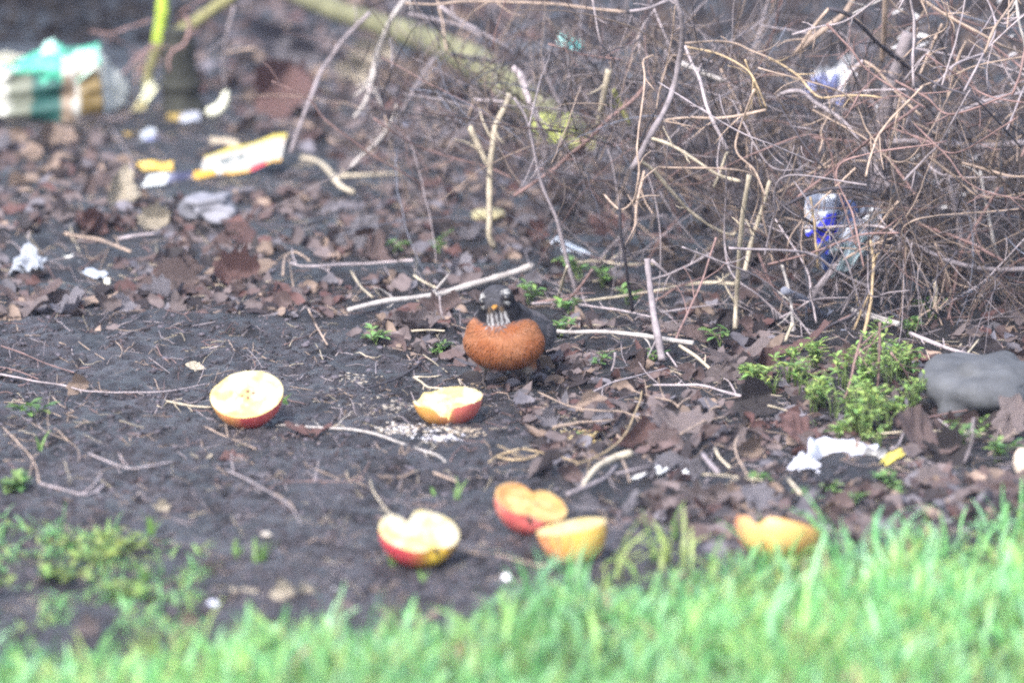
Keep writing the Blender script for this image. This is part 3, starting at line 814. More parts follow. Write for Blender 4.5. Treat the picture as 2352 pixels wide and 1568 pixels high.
# ------------------------------------------------------------------ twigs and stems traced one by one
# class, width at start and end, depth (g = lying on the ground, else the row where its depth plane meets the ground), points
TW = '''
red 4 3 g 2,794 50,811 112,836 170,855
red 4 3 g 0,843 38,851 90,871
lilac 5 3 g 0,859 75,874 150,886 200,898 250,900 325,901 400,896 475,881
tan 3 2 g 180,784 199,799 240,825
tan 4 2 g 265,784 277,796 281,809 275,821
pale 7 5 g 367,919 405,926 450,933 487,935
tan 4 4 g 5,979 32,1006 60,1036 75,1056 85,1079 89,1106
tan 3 3 g 75,1056 72,1076 66,1096
lilac 6 4 g 90,1109 125,1119 185,1134 215,1131 240,1111
tan 3 2 g 70,969 112,994 150,1009 180,1034 181,1061
tan 4 3 g 107,971 135,991 155,1011
lilac 3 4 g 202,1039 237,1056 275,1069 305,1075 350,1069 402,1059
tan 3 2 g 120,911 140,931 170,944
tan 3 2 g 80,931 110,944 140,956
tan 3 3 g 470,979 512,999 550,1014 588,1031
lilac 4 3 g 519,1079 560,1096 605,1122 640,1141 672,1168 690,1202
dark 6 3 g 973,824 950,846 913,869 863,886 800,896 725,906 650,906
white 3 6 g 633,976 675,976 713,980 788,984
white 6 5 g 788,984 838,991 875,1001 913,1014 963,1031 1005,1046 1023,1060
pale 4 4 g 850,1099 854,1119 866,1141 888,1169 912,1196
red 3 3 g 620,1121 645,1109 713,1105 788,1106 838,1101
tan 4 3 g 628,1131 663,1151 678,1174
gold 5 4 g 1123,1061 1143,1046 1176,1036 1200,1031
gold 5 5 g 1143,1049 1176,1056 1213,1053 1236,1043
tan 7 6 g 995,1084 1050,1106
pale 6 4 g 950,866 970,879 988,890 1058,893
pale 5 3 g 950,866 985,866 1012,862
gold 4 3 g 1201,1030 1251,1039 1288,1049 1326,1061
gold 4 4 g 1498,884 1476,894 1471,919 1458,949 1441,989 1421,1014 1388,1039 1351,1056 1323,1066
tan 4 4 g 1236,900 1276,919 1316,934 1376,943 1426,945 1476,961
lilac 4 4 g 1361,900 1401,881 1438,869 1488,856 1533,845
lilac 5 5 g 1496,884 1563,884 1601,883 1651,895 1701,910 1758,918
tan 4 4 g 1441,891 1463,900 1501,911 1543,921 1558,935
tan 4 3 g 1558,931 1573,919 1588,913
tan 5 4 g 1563,996 1601,976 1633,964 1668,956
tan 4 3 g 1613,969 1628,946 1641,934 1656,934
pale 20 12 g 1448,1041 1418,1049 1391,1061 1371,1073 1356,1090 1336,1117
grey 8 12 g 1416,1069 1393,1094 1361,1111 1301,1136
tan 5 4 g 1428,1054 1438,1074 1446,1106
grey 6 5 g 1513,1064 1476,1074 1413,1088
dark 6 5 g 1488,1086 1451,1116 1426,1134 1408,1149
grey 11 12 g 1613,1041 1626,1059 1650,1085
pale 6 5 g 1643,1029 1651,1049 1676,1073
pale 5 4 g 1613,1089 1651,1091 1701,1095 1751,1103
tan 5 5 g 1697,1001 1688,1021 1693,1046 1703,1066 1716,1089
tan 6 7 g 1271,981 1306,974 1336,968
tan 4 3 g 1336,969 1416,963
white 9 9 g 1716,899 1743,914
lilac 5 4 870 1531,809 1556,844
pale 9 8 g 1561,794 1601,821 1633,849
grey 5 4 860 1413,809 1411,834 1398,869
pale 5 5 905:800 2119,921 2154,889 2184,856 2209,826 2248,780
pale 5 5 845:790 2171,844 2194,811 2214,784
red 4 5 g 2064,971 2139,956 2214,943 2289,931 2356,924
red 6 5 930 2021,740 2019,834 2014,896 2009,939
red 5 5 920 1979,770 1961,841 1949,891 1936,924
red 5 5 900 2046,809 2074,846 2091,876 2101,901
grey 6 6 1066 2236,959 2231,1019 2214,1066
pale 5 5 g 2014,996 2076,991
lilac 5 4 g 2076,991 2064,1021 2046,1031
pale 5 4 g 2114,989 2189,990 2264,996
lilac 4 4 g 2154,961 2191,989
tan 7 5 g 2345,992 2314,1004 2271,1044
dark 5 5 g 2239,1053 2329,1050
pale 8 8 g 1810,1099 1839,1134
pale 5 4 g 1764,931 1811,944
white 10 15 718:640 800,712 880,693 938,686 1013,675 1063,660 1120,643 1176,627 1222,611
pale 10 14 g 690,362 715,366 740,378 765,405
pale 17 10 g 765,405 782,428 812,442
pale 11 7 g 772,408 800,404 850,402 925,398
pale 12 12 567 1170,215 1160,245 1138,290 1133,325 1126,385 1124,462 1125,497 1124,542 1135,567
pale 12 10 560 1078,290 1103,345 1122,382
tan 5 5 560 1088,228 1073,280
lilac 6 5 560 1088,228 1163,235
white 8 11 420 928,0 896,50 868,120 861,150 853,190
white 6 8 420 853,190 838,235 813,270
white 5 4 420 853,192 866,220 878,250
white 4 4 420 853,190 830,208 813,222
lilac 5 4 420 851,198 848,225 856,300 853,345
grey 8 9 440 850,30 793,87 763,130 738,165 718,215 696,270 680,315 668,352
grey 7 8 450 1000,132 960,188 943,220 923,262 910,290 888,330
white 6 8 450 913,240 905,270 883,305 853,340 828,360 806,384
red 4 4 560 625,187 708,227 743,272 813,325 853,355 908,387 985,432
red 4 4 600 858,272 938,325 1013,355 1113,382 1180,410
tan 5 6 560 930,8 998,11 1063,4 1176,5 1276,10 1376,22 1438,28
lilac 8 9 470 1008,12 1046,42 1088,65 1133,92 1163,112 1205,160
grey 8 8 430 938,32 998,45 1060,60 1110,85
tan 4 4 500 1005,0 1018,65 1026,120
dark 9 9 430 1033,125 1088,135 1163,143 1238,125 1301,120 1370,150
red 5 4 330 207,72 250,77 287,67 350,45
red 6 4 330 355,100 312,135 282,170
red 8 6 350 425,37 435,55 430,87 420,105 397,117 387,140 390,167
red 5 5 340 462,0 420,25 402,52
lilac 5 5 370 537,15 517,105 512,140 515,175 519,205
tan 5 5 370 588,112 550,115 520,122
grey 10 13 700 1551,0 1566,45 1568,95 1558,150 1543,215 1521,265 1491,315 1471,355 1451,390
tan 3 3 700 1551,5 1548,62 1531,150 1513,215 1508,250
grey 8 8 650 1446,27 1488,20 1526,5
tan 5 4 680 1573,100 1638,95 1688,100 1726,117 1764,132
gold 4 4 690 1573,107 1651,125 1711,157 1736,190 1761,250
gold 4 4 690 1711,137 1736,205 1751,250
lilac 6 8 640 1573,105 1591,150 1606,180 1621,237 1638,280 1656,315 1671,347
pale 7 6 640 1671,347 1656,390 1640,430
white 11 11 520 1563,145 1601,162 1663,187
tan 5 6 700 1501,295 1526,277 1576,271 1638,272 1701,265 1761,252
pale 7 7 700 1493,317 1526,327 1563,345 1601,370 1651,402 1701,417
pale 7 6 760:720 1463,365 1501,392 1546,444 1576,477 1613,507 1651,530 1681,540 1690,534
red 8 7 640 1481,200 1451,232 1401,270 1351,322 1301,362 1271,390 1180,450
pale 13 12 480 1398,160 1391,200 1381,250 1373,290
olive 11 10 460 1408,205 1446,287
lilac 12 14 520 1176,155 1196,175 1213,225 1231,262 1243,300 1256,345 1243,390
grey 8 8 500 1246,135 1256,175 1276,220 1301,260
grey 5 9 720:700 1181,225 1211,280 1236,392 1248,435 1276,497 1293,562 1306,612 1318,652 1328,700
dark 6 7 712 1423,464 1426,532 1436,604 1448,679 1453,714
grey 12 16 822 1486,594 1491,642 1501,717 1513,782 1521,828
tan 4 5 700 1501,127 1478,140 1481,175 1476,237 1466,312 1463,350 1468,392 1463,434 1453,464 1428,482 1408,469 1388,447
tan 6 6 640 1480,392 1463,472 1458,524 1438,564
pale 11 10 754 1721,402 1708,479 1701,547 1696,617 1691,692 1688,754
pale 8 10 650 1768,415 1748,487 1726,554 1711,622
pale 6 6 g 1311,607 1363,599 1426,607 1481,606 1508,607
pale 6 8 g 1326,692 1376,687 1438,679 1501,669 1563,657 1626,649 1688,652
lilac 5 4 g 1221,697 1276,694 1351,682
pale 7 6 737:640 1303,612 1281,687 1251,737
lilac 5 4 g 1328,699 1401,709 1496,727
white 9 12 g 1258,759 1318,763 1388,762 1463,769 1526,779 1593,788
lilac 7 6 660 1496,597 1526,624 1556,654
lilac 5 4 690 1640,577 1551,624 1496,642
red 4 5 782 1645,545 1638,567 1613,647 1586,704 1551,782
grey 26 36 560 2086,75 2064,150 2041,212 2029,275 2019,337 2019,392 2019,450
lilac 14 18 520 2096,95 2079,150 2064,190 2056,250
tan 12 12 500 2034,0 2031,75 2026,140
dark 8 10 620 1904,20 1944,32 1976,57 2014,97 2064,137 2109,170 2139,202 2184,255 2216,300 2228,320
tan 6 9 540 1904,20 1871,60 1839,107 1821,127
white 6 5 600 2024,0 1989,17 1959,32
tan 13 12 520 1959,0 1939,32 1904,60 1864,90 1830,120
lilac 8 12 650 1786,220 1814,210 1844,212 1871,235 1904,255 1934,277 1964,315 2001,367 2014,392 2040,430
lilac 10 9 560 1909,240 1934,197 1959,162 1984,140
tan 7 6 560 1984,140 2014,160 2039,190 2076,230 2114,265
gold 5 5 690 1764,132 1801,152 1836,177 1864,210 1889,225 1939,220 1989,220 2026,225
grey 14 15 600 2034,327 2114,325 2189,332 2239,337 2289,334 2356,327
dark 9 9 580 2046,292 2114,297 2189,315
lilac 6 6 680 2091,0 2099,50 2097,150 2099,205
tan 7 6 660 2119,0 2176,37 2251,77 2301,105 2356,125
red 5 5 680 2147,0 2189,45 2264,95 2327,140 2356,165
white 7 6 690 2334,0 2341,50 2353,100
tan 6 6 640 2164,55 2134,120 2114,170
tan 6 6 600 2219,95 2199,140 2176,225
grey 8 9 620 2356,212 2289,225 2239,242 2199,260
grey 10 11 700 2064,547 2119,572 2164,594 2214,609 2276,619 2356,619
blue 10 11 770:690 1934,762 1989,767 2039,752 2101,734 2164,699 2239,664 2289,629
grey 13 15 690 1964,542 1946,579 1914,617 1879,662 1861,686
white 7 8 765 1796,607 1811,662 1819,717 1821,762
pale 7 7 790 1821,742 1804,784
blue 15 14 762:700 1801,667 1839,684 1876,712 1909,742 1936,764
white 14 14 g 1961,714 2004,727 2064,744
grey 7 7 740:700 2021,619 2051,639 2089,674 2126,717
pale 9 8 720 2146,642 2150,672 2146,714
lilac 11 14 620 2174,400 2186,447 2199,497 2206,547 2214,584
white 7 7 650 2251,392 2261,447 2274,517 2284,564 2296,596
dark 10 9 680 2069,462 2051,517 2029,602
tan 7 6 690 2064,462 2034,499 2001,547 1989,567
gold 6 7 770 1999,552 2006,604 2004,667 1996,717 1984,768
gold 5 5 790 2001,667 1976,724 1949,784
dark 7 7 690 1764,500 1814,467 1876,440 1919,432 1964,432 2014,440
red 7 7 700 2076,500 2139,525 2214,552 2264,577 2309,602
red 5 5 730 1764,607 1826,592 1889,572 1939,552 1989,537 2064,535
gold 5 4 740 1861,452 1871,517 1876,579 1879,617
lilac 10 9 g 2090,765 2150,790 2215,812 2270,825
tan 7 6 g 148,536 185,544 225,550 300,578
lilac 8 6 g 272,548 320,540 360,536
dark 8 6 g 590,515 660,520 720,512 760,498
lilac 6 6 g 668,604 700,612 790,608 870,603 950,598
tan 6 5 g 650,632 655,590 678,578 700,590 712,600
pale 5 5 g 806,622 830,660 855,682
pale 5 4 g 950,632 975,648 1000,660
lilac 4 4 730 1010,680 1012,712 1020,742
pale 5 5 g 945,760 985,758 1022,760
tan 5 5 g 708,708 722,740 745,780 752,792
dark 5 5 g 1060,1272 1120,1274 1180,1266 1228,1252
tan 5 4 g 1048,1258 1100,1272 1150,1275 1240,1300
tan 6 5 g 1240,1300 1310,1284 1385,1276
'''


KEEP = []


def draw_twig(cls, w0, w1, depth, pts, name, label, cat='twig', group=None, ext=True, k=None):
    P = np.array(pts, float)
    if depth != 'g' and ':' not in depth and ext:
        r0 = float(depth); mx = P[:, 0].mean()
        depth = f'{r0 + max(0, 770 - r0) * (0.62 if mx > 1380 else 0.25 if mx > 600 else 0.0):.0f}'
    if ext:
        for a, b in ((0, 1), (-1, -2)):
            if depth != 'g' and (P[a][1] <= 6 or P[a][0] >= 2350 or P[a][0] <= 2):
                d = P[a] - P[b]; d = d / (np.linalg.norm(d) + 1e-6) * 130
                P = np.concatenate([[P[a] + d], P]) if a == 0 else np.concatenate([P, [P[a] + d]])
    L = np.linalg.norm(np.diff(P, axis=0), axis=1).sum()
    n = int(min(40, max(6, L / 9)))
    C = catmull(P, n)
    s = np.linspace(0, 1, n)
    seed = int(abs(P[0][0] * 7 + P[0][1] * 13)) % 997
    wv = fbm(s * L / 45 + seed, np.full(n, 1.0), 2, 15)[:, None] * (1.6 if max(w0, w1) < 8 else 0.8) * np.sin(math.pi * s)[:, None] ** 0.5
    W3, px = [], []
    if depth == 'g':
        wid = w0 + (w1 - w0) * s
        r = np.array([wid[i] * 0.5 * pxsize(Yrow(y)) for i, (x, y) in enumerate(C)])
        m = mudness(C[:, 0], C[:, 1])
        hh = np.array([G(x, y)[2] for x, y in C])
        k2 = max(3, int(n * 0.35)) | 1
        pad = np.concatenate([np.full(k2 // 2, hh[0]), hh, np.full(k2 // 2, hh[-1])])
        hs_ = np.convolve(pad, np.ones(k2) / k2, 'valid') + 0.6 * np.maximum(0, hh - np.convolve(pad, np.ones(k2) / k2, 'valid')).max()
        zz = hs_ + r * 0.8 + 0.0015 + 0.010 * (1 - m)
        for i, (x, y) in enumerate(C):
            dd = ray(x, y + wv[i, 0])
            W3.append(CAM + dd * ((zz[i] - CAM[2]) / dd[2])); px.append(r[i])
            if wid[i] >= 4.5 and m[i] < 0.6: KEEP.append((x, y, wid[i]))
    else:
        d = [float(q) for q in depth.split(':')]
        rows = np.interp(s, [0, 1], [d[0], d[-1]])
        if len(d) == 1:                         # real stems lean and sway in depth as well
            sway = 0.10 * fbm(s * L / 300 + seed, np.full(n, 3.0), 2, 25) * np.clip(L / 200, 0.1, 1)
        else:
            sway = np.zeros(n)
        for i, (x, y) in enumerate(C):
            Y = Yrow(rows[i]) + sway[i]
            p = AT(x + wv[i, 0], y + wv[i, 0] * 0.5, Y)
            p[2] = max(p[2], H(p[0], p[1]) - 0.004) if i not in (0, n - 1) else p[2]
            if max(w0, w1) >= 5 and p[2] - H(p[0], p[1]) < 0.03: KEEP.append((x, y, w0))
            W3.append(p); px.append((w0 + (w1 - w0) * s[i]) * 0.57 * pxsize(Y))
    W3 = np.array(W3)
    rad = np.array(px) * (1 + (0.32 if max(w0, w1) < 8 else 0.20) * fbm(s * L / 22 + seed, np.full(n, 7.0), 2, 35))
    V, Q, T = tube(W3, rad, k or (8 if max(w0, w1) > 9 else 6))
    tm = MB(); tm.add(V, Q, T)
    rs = random.Random(seed)
    if L > 90 and n > 8 and w0 < 30:
        for _ in range(rs.randint(1, 2 + int(L / 130))):
            i = rs.randint(2, n - 3)
            d = W3[i + 1] - W3[i - 1]; d /= np.linalg.norm(d) + 1e-9
            if rs.random() < 0.5: d = -d
            sdv = np.cross(d, FWD); sdv = sdv / (np.linalg.norm(sdv) + 1e-9) * rs.choice((-1, 1))
            ln = rs.uniform(0.010, 0.045) * (0.6 if depth == 'g' else 1)
            up = np.array([0, 0, 0.3 if depth == 'g' else 0])
            q = catmull([W3[i], W3[i] + (d * 0.55 + sdv * 0.35 + up * 0.4) * ln, W3[i] + (d * 0.9 + sdv * rs.uniform(0.4, 0.9) + up * 0.5 + np.array([0, rs.uniform(-.4, .4), 0])) * ln], 6)
            V2, Q2, T2 = tube(q, np.linspace(min(rad[i] * 0.6, 0.0016), 0.0004, 6), 5)
            tm.add(V2, Q2, T2)
    V, Q, T, _ = tm.arrays()
    o = mk(name, V, Q, T, None, TWIGMAT[cls])
    tag(o, label, cat, group)
    return o


ADJ = {'grey': 'grey', 'pale': 'cream', 'white': 'whitish', 'tan': 'tan', 'red': 'reddish', 'dark': 'dark', 'blue': 'blue-grey', 'gold': 'golden', 'lilac': 'pale grey', 'moss': 'mossy', 'olive': 'olive'}


def describe(cls, w, pts, lying):
    P = np.array(pts, float)
    L = np.linalg.norm(np.diff(P, axis=0), axis=1).sum(); ch = np.linalg.norm(P[-1] - P[0])
    q = ch / max(L, 1)
    shp = 'straight' if q > 0.992 else 'slightly bent' if q > 0.95 else 'curved' if q > 0.8 else 'hooked'
    th = 'hair-thin' if w < 3.6 else 'thin' if w < 6.5 else '' if w < 10 else 'thick'
    d = P[-1] - P[0]
    an = abs(math.degrees(math.atan2(d[1], d[0]))) % 180
    noun = 'twig' if w < 7 else 'stick' if lying else 'stem'
    pose = ('lying' if lying else 'upright' if 60 < an < 120 else 'level' if an < 20 or an > 160 else 'slanting')
    ln = 'short ' if L < 75 else 'long ' if L > 260 else ''
    return ' '.join(f'{ln}{th} {shp} {ADJ[cls]} {noun} {pose}'.split()), noun


SPECIAL = {'800,712': ('long pale stick slanting on the ground behind the head of the robin', 'fallen_stick'), '1486,594': ('sawn-off upright grey stake with a pale cut top', 'stake'),
           '1448,1041': ('stub of thick pale twig with a broken end lying among dead leaves', 'fallen_stick'), '2086,75': ('thickest grey stem of the brush, upright at its middle', 'bare_branch'),
           '765,405': ('thick cream prong of the forked stick, beside the printed card strip', 'fallen_stick'), '928,0': ('whitish hanging twig with a tasselled forked end', 'bare_branch'),
           '1551,0': ('thick grey stem arching down in the middle of the brush', 'bare_branch'), '1170,215': ('tall cream stalk standing upright beyond the robin', 'bare_branch'),
           '1961,714': ('white peeled stick lying just beyond the green weed patch', 'fallen_stick')}
for line in TW.strip().splitlines():
    f = line.split()
    pts = [tuple(float(v) for v in q.split(',')) for q in f[4:]]
    lying = f[3] == 'g'
    mid = np.clip(np.mean(np.array(pts), 0), [20, 10], [2330, 1550])
    hd, noun = describe(f[0], (float(f[1]) + float(f[2])) / 2, pts, lying)
    if f[4] in SPECIAL: lab, nm = SPECIAL[f[4]]
    else: lab, nm = unique(hd, *mid), {'twig': 'twig', 'stick': 'fallen_stick', 'stem': 'bare_branch'}[noun]
    draw_twig(f[0], float(f[1]), float(f[2]), f[3], pts, nm, lab, {'twig': 'twig', 'fallen_stick': 'stick', 'bare_branch': 'stem', 'stake': 'stake'}[nm],
              'twigs lying on the ground' if lying else 'bare stems and twigs of the brush')

# the rest of the brush one can follow with the eye: thin shoots, each its own
cnt = 0
while cnt < 185:
    x = R.triangular(1150, 2420, 2250); base = R.uniform(640, 800)
    top = R.uniform(-60, 560)
    if x < 1750: base = R.uniform(520, 700); top = R.uniform(0, 380)
    y0 = R.uniform(top, top + 200) if R.random() < 0.6 else base
    ln = R.uniform(110, 420)
    an = math.radians(R.choice([R.gauss(-70, 25), R.gauss(-35, 25), R.gauss(-140, 25), R.gauss(25, 20)]))
    x1, y1 = x + ln * math.cos(an), y0 + ln * math.sin(an)
    if y1 > base or y0 > base or x1 < 1160: continue
    bend = R.gauss(0, 0.24) * ln
    mx, my = (x + x1) / 2 - math.sin(an) * bend, (y0 + y1) / 2 + math.cos(an) * bend
    pts = [(x, y0), ((x + mx) / 2 + R.gauss(0, 4), (y0 + my) / 2), (mx, my), (x1, y1)]
    cls = R.choice(['tan', 'tan', 'red', 'grey', 'grey', 'lilac', 'red', 'dark', 'grey', 'tan'])
    wd = R.choice([3, 3.5, 4, 4, 4.5, 5, 6])
    hd, noun = describe(cls, wd, pts, False)
    mid = np.clip(np.mean(np.array(pts), 0), [20, 10], [2330, 1550])
    draw_twig(cls, wd, wd * R.uniform(0.6, 1.1), f'{base:.0f}', pts, 'bush_shoot', unique(hd.replace('twig', 'shoot'), *mid), 'shoot', 'thin shoots of the brush', ext=False, k=5)
    cnt += 1

# fine hanging fringe and the mass of hair-thin shoots nobody could count
tb = MB()


def shoot(x, y, base, an, ln, wd, col, bend):
    n = 9
    Y = Yrow(base) + R.gauss(0, 0.05)
    s = np.linspace(0, 1, n)
    q = np.stack([x + ln * s * math.cos(an) - math.sin(an) * bend * s * s, y + ln * s * math.sin(an) + math.cos(an) * bend * s * s], -1)
    dy = R.gauss(0, 0.12)
    P = np.array([AT(a, b, Y + dy * t) for (a, b), t in zip(q, s)])
    P += NP.normal(0, 0.0006, P.shape)
    if (P[:, 2] < -0.02).any(): return
    V, Q, T = tube(P, np.linspace(wd, wd * 0.45, n) * 0.5 * pxsize(Y), 4)
    tb.add(V, Q, T, np.array(TWIG[col]) * R.choice([R.uniform(0.15, 0.40), R.uniform(0.2, 0.5), R.uniform(0.5, 0.95)]))


for i in range(2300):
    x = R.triangular(1120, 2620, 2350); base = R.triangular(470, 775, 670)
    if R.random() < 0.17: x = R.uniform(840, 1500); base = R.uniform(460, 640)
    if x < 1800: base = min(base, 690)
    y = base - abs(R.gauss(0, 250)) + 12
    if x < 1720 and y > 380 and R.random() < 0.75: y -= 260
    if y < -280: continue
    an = math.radians(R.choice([R.gauss(-75, 30), R.gauss(-35, 28), R.gauss(-150, 28), R.gauss(75, 35), R.gauss(60, 25)]))
    ln = R.uniform(60, 380)
    shoot(x, y, base, an, ln, R.choice([R.uniform(2.0, 3.4), R.uniform(2.6, 4.6)]), R.choice(['tan', 'red', 'lilac', 'grey', 'lilac', 'tan', 'dark', 'grey', 'blue']), R.gauss(0.08, 0.36) * ln)
for (cx, cy, n, sp, l0, l1, bs) in ((1905, 258, 46, 34, 60, 150, 690), (2060, 470, 70, 80, 80, 300, 730), (2090, 560, 60, 70, 80, 240, 745), (2280, 640, 70, 70, 60, 200, 750), (2200, 250, 60, 80, 80, 300, 700), (1700, 120, 40, 80, 80, 260, 660), (1290, 60, 40, 60, 60, 200, 560), (1480, 60, 50, 60, 60, 200, 640)):
    for i in range(n):
        an = math.radians(R.gauss(78, sp * 0.75))
        shoot(cx + R.gauss(0, 22), cy + R.gauss(0, 10), bs, an, R.uniform(l0, l1), R.uniform(1.8, 3.2), R.choice(['tan', 'lilac', 'red', 'tan', 'lilac', 'grey']), R.gauss(0, 0.28) * 120)
tag(tb.build('brush_tangle', colmat('bark_mixed', 0.75, 0.3, 90, 0.4, 320)), 'tangle of hair-thin bare shoots filling the brush', 'brush', kind='stuff')

# narrow dead leaves still hanging on the stems
def lanceleaf(P0, P1, width, mat, name, label, cat, group):
    d = P1 - P0; L = np.linalg.norm(d); d = d / L
    sd_ = np.cross(d, np.array([0.2, -1, 0.3])); sd_ /= np.linalg.norm(sd_); up = np.cross(sd_, d)
    s = np.linspace(0, 1, 9)
    wv = np.sin(np.pi * s ** 0.8) ** 0.9 * width * 0.5 + 0.0002
    mid = P0 + d * (L * s)[:, None] + up * (0.12 * L * np.sin(s * math.pi))[:, None]
    a = mid + sd_ * wv[:, None] + up * (wv * 0.5)[:, None]; b = mid - sd_ * wv[:, None] + up * (wv * 0.5)[:, None]
    o = mk(name, np.stack([a, mid, b], 1).reshape(-1, 3), gridfaces(3, 9), None, None, mat)
    tag(o, label, cat, group)


M_LANCE = colmat('bleached_leaf', 0.6, 0.2, 120, 0.3, 200, trans=0.25, base=(0.50, 0.48, 0.49), objrand=0.2)
for (x0, y0, x1, y1, wd) in ((2058, 92, 2092, 62, 9), (2045, 112, 2080, 100, 8), (2102, 82, 2140, 84, 9), (2105, 108, 2138, 95, 7), (2046, 32, 2076, 20, 7), (2098, 30, 2115, 55, 12), (2144, 285, 2160, 258, 8), (2175, 305, 2188, 285, 9),
                            (2090, 368, 2116, 350, 10), (2052, 315, 2070, 306, 8), (2236, 370, 2245, 350, 7), (2314, 130, 2340, 118, 7), (2318, 86, 2330, 80, 7), (2320, 40, 2330, 28, 6), (2135, 420, 2170, 408, 9),
                            (2160, 478, 2180, 472, 9), (2196, 450, 2236, 440, 9), (2262, 440, 2304, 452, 7), (2180, 505, 2200, 470, 7), (2290, 8, 2300, -10, 8), (2230, 500, 2262, 480, 7), (2282, 525, 2296, 526, 6), (1962, 168, 1966, 182, 8), (2020, 268, 2014, 240, 12), (2044, 215, 2052, 250, 13)):
    Y = Yrow(650 + R.uniform(-40, 40))
    lanceleaf(AT(x0, y0, Y), AT(x1, y1, Y + R.gauss(0, 0.01)), wd * pxsize(Y), M_LANCE, 'hanging_leaf', unique(('long ' if math.hypot(x1 - x0, y1 - y0) > 38 else 'tiny ' if math.hypot(x1 - x0, y1 - y0) < 20 else '') + 'bleached dead leaf hanging ' + ('level' if abs(y1 - y0) < 0.4 * abs(x1 - x0) else 'aslant' if abs(y1 - y0) < 1.3 * abs(x1 - x0) else 'upright') + ' on the brush', (x0 + x1) / 2, (y0 + y1) / 2), 'leaf', 'bleached leaves on the brush')

# ------------------------------------------------------------------ mossy stem, stump and log far behind
def limb(name, pts, w, cls, label, cat, base, k=14, rough=0.12):
    root = []
    n = 26
    C = catmull(np.array(pts, float), n)
    s = np.linspace(0, 1, n)
    wd = np.interp(s, np.linspace(0, 1, len(w)), w)
    rows = np.interp(s, [0, 1], base if isinstance(base, tuple) else (base, base))
    P = np.array([AT(x, y, Yrow(r)) for (x, y), r in zip(C, rows)])
    rad = np.array([0.5 * a * pxsize(Yrow(r)) for a, r in zip(wd, rows)])
    V, Q, T = tube(P, rad * (1 + rough * fbm(s * 9, s * 0 + 2, 2, 51)), k)
    V = V + NP.normal(0, 0.0008, V.shape)
    return V, Q, T


M_MOSS = colmat('mossy_bark', 0.9, 0.45, 35, 0.9, 70, base=(0.25, 0.33, 0.042))
M_OLIVE = colmat('olive_bark', 0.85, 0.4, 30, 0.9, 60, base=(0.150, 0.143, 0.065))
M_LOG = colmat('greenish_log_bark', 0.85, 0.45, 22, 0.9, 50, base=(0.115, 0.114, 0.066))
M_STUMP = colmat('dark_stump', 0.9, 0.4, 40, 0.8, 80, base=(0.020, 0.021, 0.017))
ms = empty('mossy_sapling', G(340, 240))
tag(ms, 'bright lime mossy sapling stem rising beside a dark stump at the back', 'sapling')
o0 = np.array(ms.location)
for nm, pts, wd, mt in (('trunk', [(382, -120), (376, -40), (371, 40), (361, 105)], (27, 26, 27, 28), M_MOSS), ('side_branch', [(361, 108), (400, 80), (450, 50), (500, 15), (590, -50)], (30, 29, 26, 25), M_OLIVE),
                        ('root_end', [(363, 100), (352, 135), (340, 175), (337, 250)], (28, 22, 20, 22), M_OLIVE)):
    V, Q, T = limb(nm, pts, wd, None, None, None, 235)
    mk(nm, V - o0, Q, T, None, mt, ms)
V, Q, T = limb('stump', [(408, 70), (410, 120), (415, 180), (418, 262)], (70, 84, 92, 110), None, None, None, 262, 20, 0.2)
tag(mk('rotten_stump', V, Q, T, None, M_STUMP), 'dark rotten stump at the foot of the mossy stem', 'stump')
V, Q, T = limb('log', [(560, -70), (700, -8), (800, 35), (900, 65), (1010, 105), (1100, 150), (1220, 240), (1330, 310)], (44, 46, 50, 56, 66, 74, 80, 70), None, None, None, (130, 330), 18, 0.15)
tag(mk('mossy_log', V, Q, T, None, M_LOG), 'long blurred olive log lying diagonally across the far litter', 'log')
V, Q, T = limb('log2', [(1180, 110), (1280, 120), (1380, 160), (1500, 190)], (40, 44, 40, 34), None, None, None, (215, 250), 14, 0.2)
tag(mk('fallen_branch', V, Q, T, None, colmat('wet_bark', 0.6, 0.35, 40, 0.7, 80, base=(0.045, 0.048, 0.060))), 'dark wet fallen branch lying in the shade beyond the brush', 'branch')

# ------------------------------------------------------------------ stones
def stone(name, x, y, wpx, hpx, dpx, col, label, cat='stone', seed=0, rotz_=0.0, sink=0.3, amp=0.16, mat=None):
    g = G(x, y)
    s = pxsize(g[1])
    nu, nv = 40, 26
    u = np.arange(nu) / nu * 2 * math.pi; v = np.linspace(-math.pi / 2, math.pi / 2, nv)
    D = np.stack([np.cos(v)[:, None] * np.cos(u), np.cos(v)[:, None] * np.sin(u), np.repeat(np.sin(v)[:, None], nu, 1)], -1)
    f = 1 + amp * fbm(D[..., 0] * 1.3 + seed, D[..., 1] * 1.3 + D[..., 2], 3, 55 + seed) + amp * 0.7 * fbm(D[..., 2] * 1.7 + seed, D[..., 0] * 1.5 - D[..., 1], 2, 56 + seed)
    D = np.sign(D) * np.abs(D) ** 0.8
    V = (D * f[..., None] * np.array([wpx * s / 2, dpx * s / 2, hpx * s / 2])).reshape(-1, 3)
    V = V @ rotz(rotz_).T
    V[:, 2] -= V[:, 2].min() + sink * hpx * s
    t = 1 + 0.25 * fbm(V[:, 0] * 60, V[:, 1] * 60 + V[:, 2] * 50, 3, 57)
    o = mk(name, V, gridfaces(nu, nv, True), None, np.array(col)[None] * t[:, None], mat or M_STONE)
    o.location = g
    tag(o, label, cat)
    return o


